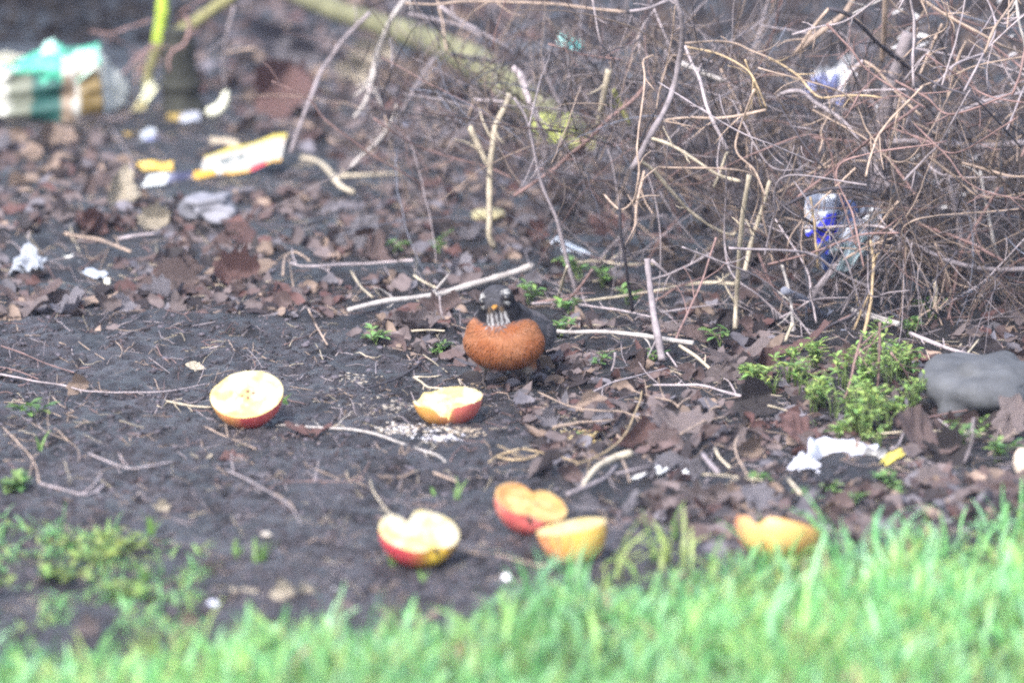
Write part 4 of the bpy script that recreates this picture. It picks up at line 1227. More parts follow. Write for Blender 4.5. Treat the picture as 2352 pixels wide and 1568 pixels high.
stone('slab_stone', 2275, 940, 280, 150, 330, (0.060, 0.063, 0.070), 'large grey stone slab at the right edge, half buried beside the weeds', seed=3, sink=0.30, amp=0.42)
stone('field_stone', 488, 506, 130, 66, 120, (0.150, 0.150, 0.175), 'angular grey stone in the leaves below the printed card strip', seed=8, sink=0.1, amp=0.4)
stone('lime_stone', 1270, 322, 110, 62, 120, (0.26, 0.29, 0.075), 'lime green mossy stone glowing behind the brush', seed=5, sink=0.1, amp=0.45)
stone('lime_stone', 1345, 348, 80, 34, 60, (0.20, 0.205, 0.075), 'smaller lime green mossy stone right of the bigger one', seed=6, sink=0.1)
stone('pale_stone', 2352, 1092, 50, 72, 60, (0.46, 0.38, 0.31), 'pale beige stone cut off by the right edge', seed=9, sink=0.1)
stone('white_pebble', 1163, 1336, 22, 19, 20, (0.62, 0.62, 0.66), 'round white pebble on the mud near the grass', 'pebble', seed=1, sink=0.05, amp=0.05)
stone('white_pebble', 492, 1384, 28, 15, 20, (0.40, 0.41, 0.50), 'white chip of stone among the lower left grass', 'pebble', seed=2, sink=0.2, amp=0.6)
stone('crumbly_lump', 613, 1232, 26, 13, 20, (0.30, 0.27, 0.24), 'crumbly cream lump on the bare mud', 'lump', seed=4, amp=0.5, sink=0.05)
stone('yellow_stone', 1120, 504, 80, 30, 70, (0.28, 0.25, 0.15), 'pale yellowish stone behind the tall cream stalk', seed=12, sink=0.1)

# ------------------------------------------------------------------ dead leaves
def leaf_mesh(kind, seed):
    """a dead leaf about 1 long along x, curled and folded; V and faces"""
    rg = random.Random(seed)
    nf, nr = 56, 7
    a = np.arange(nf) / nf * 2 * math.pi
    if kind == 'oak': r = 0.36 + 0.11 * np.cos(2 * a) + 0.03 * np.cos(9 * a + 0.4) + 0.03 * np.cos(5 * a + seed)
    elif kind == 'maple': r = 0.34 + 0.05 * np.cos(5 * a) + 0.02 * np.cos(13 * a + seed) + 0.08 * np.cos(a)
    elif kind == 'oval': r = 0.5 * 0.52 / np.sqrt((0.52 * np.cos(a)) ** 2 + np.sin(a) ** 2 * 1.0) + 0.0
    elif kind == 'narrow': r = 0.5 * 0.26 / np.sqrt((0.26 * np.cos(a)) ** 2 + np.sin(a) ** 2)
    else: r = 0.36 + 0.16 * fbm(np.cos(a) * 1.8 + seed, np.sin(a) * 1.8, 3, seed) + 0.05 * fbm(np.cos(a) * 6 + seed, np.sin(a) * 6, 2, seed + 1)
    r = r * (1 + 0.20 * fbm(np.cos(a) * 4 + seed, np.sin(a) * 4, 3, seed + 2))
    rows = []
    for j in range(nr + 1):
        t = (j / nr)
        rows.append(np.stack([r * t * np.cos(a), r * t * np.sin(a)], -1))
    X = np.array(rows)
    x, y = X[..., 0], X[..., 1]
    curl, fold, cup = rg.uniform(-1.2, 1.6), rg.uniform(0.05, 0.5), rg.uniform(-0.8, 1.1)
    z = curl * x * x * 0.8 + fold * np.abs(y) * 0.8 + cup * y * y + 0.16 * fbm(x * 3 + seed, y * 3, 3, seed + 4) + 0.05 * np.sin(a * 11)[None] * (np.hypot(x, y) / 0.5) ** 2 * 0.6
    z = z + 0.02 * np.cos(np.abs(y) * 38 + x * 22)
    if rg.random() < 0.45:                                   # one edge rolled over
        e = np.clip(y - 0.12, 0, 1); z = z + e * 1.3; y = y - e * 0.8
    V = np.stack([x, y, z], -1).reshape(-1, 3)
    return V, gridfaces(nf, nr + 1, True)


SHAPES = {}
for kind, form in (('oak', 'lobed'), ('maple', 'pointed'), ('oval', 'oval'), ('narrow', 'narrow'), ('torn', 'torn')):
    SHAPES[kind] = [leaf_mesh(kind, 100 + 13 * i + len(kind)) for i in range(4)]
FORM = {'oak': 'lobed', 'maple': 'pointed', 'oval': 'oval', 'narrow': 'narrow', 'torn': 'torn'}
LM = {}


def leaf_at(x, y, size, kind, col, var, tilt, lean, yaw, label=None, group='dead leaves in the litter', lift=0.0):
    """size in metres; tilt: how far its face is raised towards the camera, degrees"""
    key = (kind, var, col)
    V, Q = SHAPES[kind][var]
    if key not in LM:
        LM[key] = meshdata('dead_leaf', V, Q, None, None, LEAFMAT[col])
        so = None
    M = np.array(Euler((math.radians(tilt), math.radians(lean), 0)).to_matrix()) @ np.array(Matrix.Rotation(math.radians(yaw), 3, 'Z'))
    Vr = V @ M.T * size
    lo = Vr[:, 2].min(); mid = (Vr[:, 2].min() + Vr[:, 2].max()) / 2
    up = lift - lo - 0.003
    g = G(x, y, up + mid)
    o = bpy.data.objects.new('dead_leaf', LM[key])
    COL.objects.link(o)
    o.matrix_world = Matrix.Translation((g[0], g[1], g[2] - mid)) @ Matrix(np.block([[M * size, np.zeros((3, 1))], [np.zeros((1, 3)), np.ones((1, 1))]]).tolist())
    sz = 'large' if size > 0.058 else 'small' if size < 0.033 else ''
    tl = 'standing on edge' if tilt > 62 else 'propped up' if tilt > 32 else 'lying flat' if tilt < 12 else 'lying tilted'
    lab = label or unique(' '.join(f'{sz} {FORM[kind]} {col} dead leaf {tl}'.split()), x, y)
    tag(o, lab, 'leaf', group)
    return o


# leaves one can recognise in the photograph
HERO = [
    (1560, 962, .066, 'oak', 'grey brown', 0, 34, 8, 10, 'broad grey-brown leaf with a torn edge, largest on the nearer litter'), (1460, 992, .058, 'oak', 'red brown', 1, 24, -6, 30, None), (1425, 972, .036, 'torn', 'brown', 2, 50, 20, 70, None),
    (1355, 918, .036, 'oval', 'tan', 1, 30, -10, 20, 'small pale curled leaf like a shell, among twigs in front of the robin'), (1520, 1000, .045, 'oak', 'brown', 3, 22, 10, 50, None), (1845, 985, .062, 'oak', 'red brown', 2, 36, 25, -20, 'dark red-brown leaf folded behind the white tissue'),
    (1720, 1020, .040, 'torn', 'tan', 0, 45, 20, 40, 'tan curled leaf with a raised rim left of the white tissue'), (1750, 838, .048, 'oak', 'red brown', 1, 64, 10, 80, 'upright red-brown oak leaf at the left edge of the weed patch'), (1830, 775, .085, 'narrow', 'red brown', 0, 20, -14, 10, None),
    (1660, 852, .040, 'oval', 'grey brown', 2, 40, 0, 0, None), (1735, 910, .060, 'torn', 'dark brown', 1, 30, 0, 20, None), (1690, 1000, .034, 'oval', 'grey brown', 3, 50, 0, 60, None), (1470, 1070, .040, 'torn', 'grey', 0, 30, 10, 0, None),
    (1530, 1062, .038, 'torn', 'grey', 2, 40, -20, 40, None), (1575, 1070, .040, 'oak', 'grey', 3, 46, 20, 20, None), (1610, 1130, .055, 'oak', 'grey brown', 1, 28, 10, 0, None), (1680, 1140, .060, 'narrow', 'grey brown', 2, 14, 0, 5, None),
    (1350, 1155, .034, 'torn', 'grey', 1, 20, 0, 0, None), (1430, 1150, .046, 'narrow', 'grey', 1, 24, -18, 15, None), (1430, 1166, .035, 'narrow', 'grey', 3, 20, -8, 10, None), (1620, 1180, .030, 'narrow', 'grey', 0, 50, 40, 30, None),
    (1260, 958, .030, 'torn', 'grey', 3, 30, 0, 0, None), (1250, 1062, .026, 'torn', 'grey brown', 0, 25, 0, 0, None), (1385, 948, .032, 'torn', 'grey', 1, 25, 0, 30, None), (2120, 985, .075, 'oak', 'brown', 0, 34, 20, -30, 'big dark brown leaf drooping between the weed patch and the grey stone'),
    (2180, 1020, .060, 'torn', 'dark brown', 3, 20, 0, 0, None), (2270, 975, .055, 'oval', 'grey brown', 0, 36, -20, 20, None), (2320, 915, .050, 'oval', 'red brown', 1, 50, 20, 10, None), (2300, 1110, .07, 'oak', 'brown', 2, 14, 0, 40, None), (2140, 1095, .06, 'torn', 'grey brown', 2, 18, 0, 0, None),
    (2330, 965, .018, 'oval', 'tan', 3, 50, 0, 0, None), (1700, 805, .07, 'narrow', 'grey brown', 1, 30, 0, 20, None), (1010, 692, .052, 'oak', 'brown', 1, 22, 0, 0, 'pinkish brown leaf under the long pale stick left of the robin'), (940, 722, .048, 'oval', 'grey brown', 0, 34, 10, 20, None),
    (820, 530, .060, 'oak', 'grey', 2, 55, 20, 60, 'tall crumpled grey leaf standing up below the forked cream stick'), (770, 545, .04, 'torn', 'grey brown', 3, 60, 0, 40, None), (590, 617, .042, 'oval', 'tan', 2, 46, -10, 20, 'tan oval leaf curled up at the back edge of the mud'), (540, 598, .07, 'torn', 'red brown', 0, 34, 10, 0, None),
    (390, 636, .085, 'oval', 'brown', 1, 12, 0, 0, 'very large flat purple-brown leaf at the back edge of the mud'), (205, 690, .07, 'narrow', 'tan', 2, 26, -14, 0, None), (60, 660, .085, 'narrow', 'brown', 1, 16, 0, 0, None), (30, 685, .08, 'narrow', 'grey brown', 3, 14, 0, 5, None), (272, 695, .042, 'oval', 'grey', 1, 26, 0, 10, None),
    (710, 985, .050, 'narrow', 'red brown', 3, 20, 0, -10, 'slim red-brown leaf under the pale twig on bare mud'), (908, 1090, .040, 'narrow', 'tan', 0, 14, 0, 0, 'tan sliver of leaf on the bare mud above the heart-shaped apple'), (465, 1047, .022, 'narrow', 'pale', 1, 24, 0, 0, None), (530, 1047, .036, 'torn', 'red brown', 2, 12, 0, 0, None),
    (180, 880, .032, 'torn', 'tan', 1, 40, 0, 0, 'pale curled leaf with a dark hollow, on the mud at the left'), (450, 842, .024, 'oval', 'pale', 2, 40, 20, 0, None), (825, 1132, .016, 'narrow', 'pale', 3, 50, 50, 0, None), (372, 1161, .022, 'torn', 'pale', 3, 30, 0, 0, None), (570, 1090, .036, 'narrow', 'grey', 2, 10, 0, 0, 'grey-green papery flake on the mud'),
    (1400, 505, .05, 'oak', 'red brown', 2, 40, 0, 0, None), (640, 205, .10, 'torn', 'red brown', 1, 50, -20, 30, None), (660, 160, .08, 'torn', 'red brown', 0, 40, 20, 0, None), (640, 85, .10, 'oval', 'grey', 3, 40, 30, 30, None), (690, 120, .07, 'torn', 'grey', 1, 50, 0, 0, None),
    (905, 165, .06, 'torn', 'tan', 2, 50, 0, 0, None), (960, 150, .06, 'torn', 'tan', 3, 50, 20, 20, None), (990, 165, .055, 'oak', 'brown', 2, 60, 0, 0, None), (115, 310, .045, 'torn', 'tan', 1, 60, 0, 60, None), (145, 308, .04, 'torn', 'tan', 2, 50, 0, 20, None), (855, 110, .08, 'torn', 'pale', 0, 50, 0, 0, None), (812, 165, .06, 'torn', 'pale', 3, 70, 0, 0, None),
    (650, 1345, .030, 'torn', 'pale', 1, 30, 0, 0, None), (560, 1355, .026, 'narrow', 'pale', 2, 30, 0, 0, None), (480, 1300, .024, 'torn', 'grey brown', 0, 30, 0, 0, None), (940, 1408, .055, 'narrow', 'tan', 1, 10, 0, 0, 'long tan leaf lying at the edge of the lawn'), (700, 1350, .022, 'torn', 'pale', 3, 20, 0, 40, None), (880, 1345, .03, 'narrow', 'tan', 0, 14, 0, 10, None), (790, 1390, .03, 'torn', 'grey brown', 2, 20, 0, 0, None), (430, 1420, .03, 'torn', 'tan', 1, 30, 0, 0, None), (200, 1432, .03, 'torn', 'grey brown', 1, 20, 0, 0, None), (1040, 1330, .03, 'narrow', 'grey brown', 3, 14, 0, 0, None),
    (2195, 968, .055, 'oak', 'brown', 1, 40, 10, 10, None), (2255, 985, .050, 'torn', 'dark brown', 2, 34, 0, 0, None), (2325, 960, .06, 'oak', 'grey brown', 3, 40, -20, 60, None), (2170, 935, .035, 'torn', 'brown', 0, 50, 0, 0, None),
    (355, 488, .05, 'torn', 'pale', 0, 40, 0, 0, 'pale crumpled leaf left of the angular grey stone'), (460, 1045, .02, 'narrow', 'tan', 0, 20, 0, 0, None),
]
for h in HERO:
    leaf_at(*h[:9], label=h[9])
tg = leaf_at(272, 425, .066, 'maple', 'pale', 1, 62, 10, 80, 'pale yellow leaf standing on its stalk left of the printed card')
BOXES = [(1860, 400, 2060, 620), (255, 240, 485, 345), (310, 355, 510, 445), (285, 175, 375, 290), (460, 195, 535, 280), (20, 530, 140, 630), (138, 570, 265, 665), (455, 300, 670, 430), (0, 100, 310, 296), (1270, 540, 1370, 596)]


def onlitter(x, y): return any(a - 8 < x < c + 8 and b < y < d + 10 for a, b, c, d in BOXES)


KA = np.array(KEEP)


def onkeep(x, y, f=1.0):
    return bool(((np.abs(KA[:, 0] - x) < 26 * f + KA[:, 2]) & (y - KA[:, 1] > -10) & (y - KA[:, 1] < 46 * f)).any())


n = len(HERO) + 1
while n < 285:
    x, y = R.uniform(-40, 2400), R.uniform(-20, 1250)
    if y < 160: y = R.uniform(0, 700)
    m = float(mudness(x, y))
    if R.random() < m * 0.985: continue
    if y > np.interp(x, GR_X, GR_Y) - 90: continue
    if x > 1750 and y < 620 and R.random() < 0.75: continue
    if x < 330 and y < 130: continue
    if abs(x - 1157) < 110 and 700 < y < 900: continue
    if 1780 < x < 2170 and 760 < y < 1100: continue
    if (m < 0.6 and onkeep(x, y)) or onlitter(x, y): continue
    if 1790 < x < 2100 and 1000 < y < 1150: continue
    if m > 0.5: size = R.uniform(.012, .024)
    else: size = R.choice([R.uniform(.018, .030), R.uniform(.025, .042), R.uniform(.035, .058)])
    kind = R.choice(['oak', 'maple', 'oval', 'oval', 'torn', 'torn', 'torn', 'torn', 'narrow', 'narrow'])
    col = R.choice(['brown', 'grey brown', 'grey brown', 'grey', 'red brown', 'dark brown', 'brown', 'tan'])
    if y > 850 and x > 1150 and R.random() < 0.5: col = R.choice(['grey', 'grey brown', 'dark brown'])
    leaf_at(x, y, size, kind, col, R.randrange(4), min(75, abs(R.gauss(0, 26))) if m < 0.5 else R.uniform(0, 14), R.gauss(0, 22), R.uniform(0, 360))
    n += 1

# crumbs of leaf, bark and twig that nobody could count
lb = MB()
lcol = list(LEAF.values())


def scrap(x, y, size, tilt, col, kind=None, flat=1.0):
    V, Q = SHAPES[kind or R.choice(['torn', 'torn', 'torn', 'oval', 'narrow', 'narrow'])][R.randrange(4)]
    V = V.reshape(8, 56, 3)[[0, 3, 5, 7]][:, ::4].reshape(-1, 3) * np.array([1, 1, flat])
    Q = gridfaces(14, 4, True)
    M = np.array(Euler((math.radians(tilt), math.radians(R.gauss(0, 20 * flat)), 0)).to_matrix()) @ np.array(Matrix.Rotation(R.uniform(0, 6.28), 3, 'Z'))
    Vr = V @ M.T * size
    g = G(x, y)
    lb.add(Vr + g + np.array([0, 0, -Vr[:, 2].min() - 0.003]), Q, None, np.array(col) * R.uniform(0.6, 1.3))


k = 0
while k < 27000:
    x, y = R.uniform(-250, 2600), R.uniform(-170, 1330)
    if k > 21000: x = R.choice([R.uniform(-1500, -250), R.uniform(2600, 3800)]); y = R.uniform(-420, 1330)
    m = float(mudness(x, y))
    if R.random() < m * 0.50: continue
    if m < 0.6 and onkeep(x, y, 0.6): continue
    if onlitter(x, y): continue
    if y > np.interp(x, GR_X, GR_Y) - 20: continue
    dk = x < 430 and y < 110  # far left corner: scraps darkened to paint in its deep shade
    if 1810 < x < 2080 and 1040 < y < 1115: continue
    if m > 0.6: scrap(x, y, R.choice([R.uniform(.003, .009), R.uniform(.006, .016), R.uniform(.012, .026)]), R.uniform(0, 12), R.choice([(0.062, 0.048, 0.047), (0.055, 0.047, 0.052), (0.12, 0.095, 0.088), (0.018, 0.0155, 0.017), (0.010, 0.009, 0.010), (0.036, 0.031, 0.035), (0.024, 0.021, 0.023), (0.014, 0.012, 0.014)]), flat=0.22)
    else:
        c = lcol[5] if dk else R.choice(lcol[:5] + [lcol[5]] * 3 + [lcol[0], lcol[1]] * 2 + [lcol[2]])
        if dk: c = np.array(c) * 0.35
        elif x > 1250 and y < 640: c = np.array(c) * 0.45  # shade in the gaps of the brush, put into the scrap colour
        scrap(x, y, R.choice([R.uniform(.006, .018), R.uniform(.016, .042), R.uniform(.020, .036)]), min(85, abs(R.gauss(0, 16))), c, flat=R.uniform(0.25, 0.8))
    k += 1
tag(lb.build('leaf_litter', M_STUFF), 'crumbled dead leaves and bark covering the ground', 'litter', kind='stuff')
tb = MB()
k = 0
while k < 5200:
    x, y = R.uniform(-150, 2500), R.uniform(150, 1400)
    m = float(mudness(x, y))
    if R.random() < m * 0.22: continue
    if y > np.interp(x, GR_X, GR_Y): continue
    ln = R.uniform(18, 90) * (0.7 if m > 0.5 else 1)
    an = math.radians(R.gauss(0, 24)) if R.random() < 0.8 else R.uniform(0, 6.28)
    q = catmull([(x, y), (x + ln * 0.5 * math.cos(an) + R.gauss(0, 4), y + ln * 0.5 * math.sin(an) + R.gauss(0, 3)), (x + ln * math.cos(an), y + ln * math.sin(an))], 6)
    wd = R.uniform(1.2, 3.6)
    r = wd * 0.5 * pxsize(Yrow(y))
    P = np.array([G(a, b, r) for a, b in q])
    V, Q, T = tube(P, np.linspace(r, r * 0.6, 6), 4)
    tb.add(V, Q, T, np.array(TWIG[R.choice(['tan', 'lilac', 'grey', 'red', 'dark', 'dark', 'pale', 'tan', 'grey'])]) * R.uniform(0.5, 1.1))
    k += 1
tag(tb.build('twig_litter', colmat('small_twigs', 0.75, 0.3, 90, 0.3, 320)), 'bits of twig and rootlets strewn over the ground', 'litter', kind='stuff')
cl_ = MB()
k = 0
ICO = np.array([(0, 0, 1), (.89, 0, .45), (.28, .85, .45), (-.72, .53, .45), (-.72, -.53, .45), (.28, -.85, .45), (.72, .53, -.45), (-.28, .85, -.45), (-.89, 0, -.45), (-.28, -.85, -.45), (.72, -.53, -.45), (0, 0, -1)])
ICT = np.array([(0, 1, 2), (0, 2, 3), (0, 3, 4), (0, 4, 5), (0, 5, 1), (1, 6, 2), (2, 7, 3), (3, 8, 4), (4, 9, 5), (5, 10, 1), (2, 6, 7), (3, 7, 8), (4, 8, 9), (5, 9, 10), (1, 10, 6), (11, 7, 6), (11, 8, 7), (11, 9, 8), (11, 10, 9), (11, 6, 10)])
while k < 9000:
    x, y = R.uniform(-200, 2550), R.uniform(660, 1480)
    m = float(mudness(x, y))
    if R.random() > 0.25 + 0.75 * m or float(vnoise(x / 90, y / 30, 61)) < 0.35: continue
    s = R.choice([R.uniform(.0008, .0018), R.uniform(.0012, .0034)])
    g = G(x, y)
    V = ICO * NP.uniform(0.65, 1.3, (12, 1)) * np.array([s * R.uniform(.8, 1.9), s * R.uniform(.8, 1.6), s * R.uniform(.4, .8)])
    cl_.add(V @ rotz(R.uniform(0, 6.28)).T + g + np.array([0, 0, s * 0.2]), None, ICT, np.array((0.036, 0.0315, 0.038)) * R.choice([0.5, 0.8, 1.0, 1.3, 1.7, 2.4]))
    k += 1
tag(cl_.build('soil_crumbs', M_STUFF, smooth=False), 'dark crumbs and clods of damp soil on the bare ground', 'soil', kind='stuff')
cb = MB()
for (cx, cy, sx, sy, n, cols) in ((925, 985, 50, 9, 150, [(.42, .37, .33), (.33, .28, .22), (.50, .48, .50)]), (1010, 1003, 45, 9, 90, [(.55, .54, .60), (.42, .38, .35)]), (1060, 990, 50, 8, 70, [(.32, .26, .20)]), (900, 935, 90, 16, 100, [(.17, .15, .14), (.24, .21, .18)]),
                                  (1325, 1005, 42, 13, 190, [(.36, .27, .12), (.40, .33, .20), (.30, .21, .10)]), (1275, 945, 34, 16, 120, [(.24, .20, .15), (.20, .17, .14)]), (820, 870, 50, 14, 40, [(.22, .19, .16)]), (1100, 880, 60, 14, 60, [(.18, .13, .08), (.22, .16, .11)]), (1510, 1083, 40, 5, 40, [(.6, .6, .62)])):
    for i in range(int(n * 1.3)):
        x, y = R.gauss(cx, sx * 0.6), R.gauss(cy, sy * 0.6)
        g = G(x, y)
        s = R.uniform(.0004, .0014)
        c = np.array(R.choice(cols)) * R.uniform(0.7, 1.1)
        V = np.array([(a, b, d) for a in (-1, 1) for b in (-1, 1) for d in (-1, 1)], float) * np.array([s * R.uniform(.6, 3.4), s * R.uniform(.6, 1.8), min(s, .0009) * 0.6]) * NP.uniform(0.6, 1.2, (8, 3))
        V = V @ rotz(R.uniform(0, 6.28)).T + g + np.array([0, 0, s * 0.35])
        cb.add(V, [(0, 1, 3, 2), (4, 6, 7, 5), (0, 4, 5, 1), (2, 3, 7, 6), (0, 2, 6, 4), (1, 5, 7, 3)], None, c)
tag(cb.build('crumbs', M_PRINT), 'pale pecked crumbs scattered around the split apple half', 'crumbs', kind='stuff')

# ------------------------------------------------------------------ litter
def sheet(corners, nu, nv, crumple, freq, colf, seed=0, thick=0.0006):
    """a bilinear sheet between corner points (x, y, depth row); bl br tr tl"""
    P = [AT(x, y, Yrow(r)) for x, y, r in corners]
    u, v = np.meshgrid(np.linspace(0, 1, nu), np.linspace(0, 1, nv))
    V = ((1 - u) * (1 - v))[..., None] * P[0] + (u * (1 - v))[..., None] * P[1] + (u * v)[..., None] * P[2] + ((1 - u) * v)[..., None] * P[3]
    nrm = np.cross(P[1] - P[0], P[3] - P[0]); nrm /= np.linalg.norm(nrm) + 1e-9
    c = 1 - 2 * np.abs(fbm(u * freq * 0.7 + seed, v * freq * 0.7, 2, 201 + seed))
    c2 = 1 - 2 * np.abs(fbm(u * freq * 0.6 + 9 + seed, v * freq * 0.7 + 4, 1, 205 + seed))
    V = V + (c[..., None] - 0.6) * crumple * nrm + (c2[..., None] - 0.6) * crumple * 0.6 * np.array([0.6, 0.2, 0.7])
    C = colf(u, v).reshape(-1, 3)
    F = gridfaces(nu, nv)
    V = V.reshape(-1, 3)
    nV = len(V)
    V2 = V - nrm * thick
    rimq = []
    ring = [i for i in range(nu)] + [j * nu + nu - 1 for j in range(1, nv)] + [(nv - 1) * nu + i for i in range(nu - 2, -1, -1)] + [j * nu for j in range(nv - 2, 0, -1)]
    for a, b in zip(ring, ring[1:] + ring[:1]): rimq.append((a, a + nV, b + nV, b))
    return np.concatenate([V, V2]), np.concatenate([F, F[:, ::-1] + nV, np.array(rimq)]), np.concatenate([C, C])


def bands(u, v, stops):
    """hard-edged bands along u: [(upto, colour)]"""
    C = np.zeros(u.shape + (3,))
    lo = -1.0
    for hi, c in stops:
        C[(u >= lo) & (u < hi)] = c; lo = hi
    return C


# crushed carton
WHT, TEAL, DTEAL, BRN = (0.48, 0.47, 0.42), (0.055, 0.31, 0.21), (0.012, 0.060, 0.052), (0.115, 0.080, 0.028)
ct = empty('crushed_carton', G(120, 285))
tag(ct, 'crushed carton with a teal top and white, green and brown front', 'carton')
co = np.array(ct.location)


def ctpart(nm, corners, colf, cr, fr, seed, nu=40, nv=30, mat=None):
    V, Q, C = sheet(corners, nu, nv, cr, fr, colf, seed)
    mk(nm, V - co, Q, None, C, mat or M_PRINT, ct)


def front(u, v):
    x = -60 + u * 300 + 6 * fbm(u * 6, v * 6, 2, 7)
    C = bands(x, v, [(20, WHT), (34, (0.24, 0.25, 0.22)), (84, (0.12, 0.13, 0.10)), (148, DTEAL), (178, (0.17, 0.125, 0.09)), (188, (0.33, 0.33, 0.31)), (9999, BRN)])
    C[(v > 0.86) & (x > 150)] = WHT
    m = fbm(u * 7, v * 4, 2, 17) + (v - 0.86) * 3.0
    C[(m > 0.1) & (x < 150)] = TEAL
    C[(v < 0.12) & (x > 180)] = (0.18, 0.16, 0.175)
    return C


def topf(u, v):
    m = fbm(u * 5, v * 3, 3, 27)
    C = np.zeros(u.shape + (3,)) + np.array(TEAL)
    C[m > 0.16] = (0.36, 0.48, 0.43)
    C[m < -0.25] = (0.03, 0.14, 0.11)
    C[(v > 0.75) & (u < 0.4)] = (0.40, 0.36, 0.16)
    return C


ctpart('front_panel', [(-70, 292, 290), (240, 276, 280), (226, 150, 282), (-70, 168, 290)], front, 0.010, 3.0, 1)
ctpart('crumpled_top', [(-70, 170, 288), (228, 154, 281), (230, 108, 250), (-70, 128, 250)], topf, 0.022, 4.0, 2)
ctpart('side_flap', [(240, 274, 279), (282, 256, 262), (298, 200, 255), (230, 116, 270)], lambda u, v: np.zeros(u.shape + (3,)) + np.array((0.33, 0.345, 0.34)), 0.006, 3.0, 3)
ctpart('torn_peak', [(84, 150, 268), (146, 140, 268), (128, 92, 262), (112, 90, 262)], lambda u, v: np.zeros(u.shape + (3,)) + np.array((0.30, 0.48, 0.44)), 0.010, 3.0, 4, 16, 16)
ctpart('back_panel', [(-60, 250, 240), (240, 248, 240), (230, 112, 248), (-70, 130, 248)], lambda u, v: np.zeros(u.shape + (3,)) + np.array((0.3, 0.3, 0.26)), 0.008, 3.0, 5)


def scrapsheet(name, label, cat, corners, colf, cr, fr, seed, nu=30, nv=16, mat=None):
    V, Q, C = sheet(corners, nu, nv, cr, fr, colf, seed)
    return tag(mk(name, V, Q, None, C, mat or M_PRINT), label, cat)


def solid(c): return lambda u, v: np.zeros(u.shape + (3,)) + np.array(c) * (1 + 0.12 * fbm(u * 4, v * 4, 2, 3)[..., None])


def card(u, v):
    C = np.zeros(u.shape + (3,)) + np.array((0.27, 0.266, 0.25))
    C[v > 0.80] = (0.33, 0.27, 0.055)
    C[(v > 0.68) & (v < 0.74) & ((u * 31).astype(int) % 3 != 0)] = (0.38, 0.22, 0.14)
    m = (v > 0.30) & (v < 0.62) & (u > 0.22) & (u < 0.52) & (vnoise(u * 24, v * 7, 3) > 0.45)
    C[m] = (0.07, 0.085, 0.085)
    C[(v > 0.34) & (v < 0.56) & (u > 0.58) & (u < 0.74) & (vnoise(u * 30, v * 6, 5) > 0.5)] = (0.38, 0.27, 0.10)
    C[v < 0.09] = (0.36, 0.20, 0.03)
    C[(v < 0.15) & (u > 0.62) & (u < 0.82)] = (0.28, 0.015, 0.03)
    C[(v < 0.2) & (u < 0.25)] = (0.4, 0.4, 0.4)
    return C


scrapsheet('printed_card', 'printed card strip, white with yellow edge and a red mark, propped on the litter', 'card', [(462, 402, 408), (648, 366, 402), (658, 304, 388), (470, 358, 392)], card, 0.005, 2.5, 1, 60, 30)
scrapsheet('yellow_strip', 'short yellow card strip left of the printed white card', 'card', [(330, 386, 392), (400, 392, 394), (398, 370, 388), (316, 368, 388)], solid((0.42, 0.28, 0.05)), 0.004, 2, 2)
scrapsheet('striped_strip', 'narrow strip with white, black and orange blocks below the printed card', 'card', [(326, 428, 430), (500, 404, 412), (496, 388, 406), (340, 402, 420)],
           lambda u, v: bands(u, v, [(.33, (.42, .44, .44)), (.42, (.10, .10, .15)), (.67, (.03, .03, .06)), (2, (.42, .24, .03))]), 0.003, 2, 3, 40, 10)
scrapsheet('cream_scrap', 'cream wooden sliver above the printed card strip', 'scrap', [(486, 330, 340), (552, 340, 342), (548, 324, 334), (484, 312, 330)], solid((0.33, 0.27, 0.19)), 0.003, 2, 4)
scrapsheet('rolled_paper', 'pale rolled paper leaning beside the mossy stem', 'paper', [(294, 268, 272), (322, 262, 272), (368, 190, 262), (340, 182, 262)], lambda u, v: np.where(v[..., None] > 0.45, np.array((0.50, 0.50, 0.36)), np.array((0.24, 0.21, 0.11))), 0.006, 2, 5, 16, 24)
V, Q, T = tube(np.array([AT(x, y, Yrow(265)) for x, y in catmull([(472, 256), (492, 256), (512, 240), (521, 208)], 16)]), np.array([0.3, .8, 1, 1.05, 1.1, 1.1, 1.1, 1.1, 1.05, 1, .95, .85, .75, .65, .5, .25]) * 0.0065, 10)
tag(mk('curved_peel', V, Q, T, np.full((len(V), 3), 1) * np.array((0.52, 0.52, 0.42)), M_PRINT), 'curved white peel like a crescent in the dark leaves', 'peel')
scrapsheet('flat_wrapper', 'flattened wrapper, ochre and bluish white, in front of the mossy stem', 'wrapper', [(262, 330, 332), (372, 322, 328), (352, 294, 306), (290, 300, 312)], lambda u, v: np.where((v < 0.28)[..., None], np.array((0.12, 0.13, 0.24)), np.where((u > 0.6)[..., None], np.array((0.28, 0.30, 0.33)), np.array((0.20, 0.13, 0.03)))), 0.006, 3, 6)
scrapsheet('ochre_strip', 'ochre strip ending in a pale blue tip near the curved white peel', 'strip', [(352, 290, 296), (462, 268, 282), (458, 248, 270), (380, 262, 276)], lambda u, v: bands(u, v, [(.55, (.24, .17, .05)), (2, (.33, .34, .39))]), 0.006, 3, 7)
scrapsheet('crumpled_paper', 'crumpled grey-white paper with a raised peak at the left edge of the litter', 'paper', [(30, 614, 622), (112, 610, 620), (84, 540, 604), (66, 540, 604)], solid((0.20, 0.215, 0.25)), 0.012, 3, 8, 24, 24)
scrapsheet('paper_fold', 'grey-white paper fold lying at the foot of the crumpled paper peak', 'paper', [(26, 612, 620), (86, 616, 622), (118, 580, 606), (40, 585, 606)], solid((0.22, 0.235, 0.27)), 0.010, 3, 9, 24, 16)
scrapsheet('torn_strip', 'torn greyish white strip with bright end, running over the leaves', 'strip', [(146, 586, 596), (178, 612, 612), (186, 600, 608), (158, 578, 590)], lambda u, v: bands(u, v, [(.35, (.5, .5, .46)), (2, (.19, .20, .23))]), 0.004, 3, 10, 20, 8)
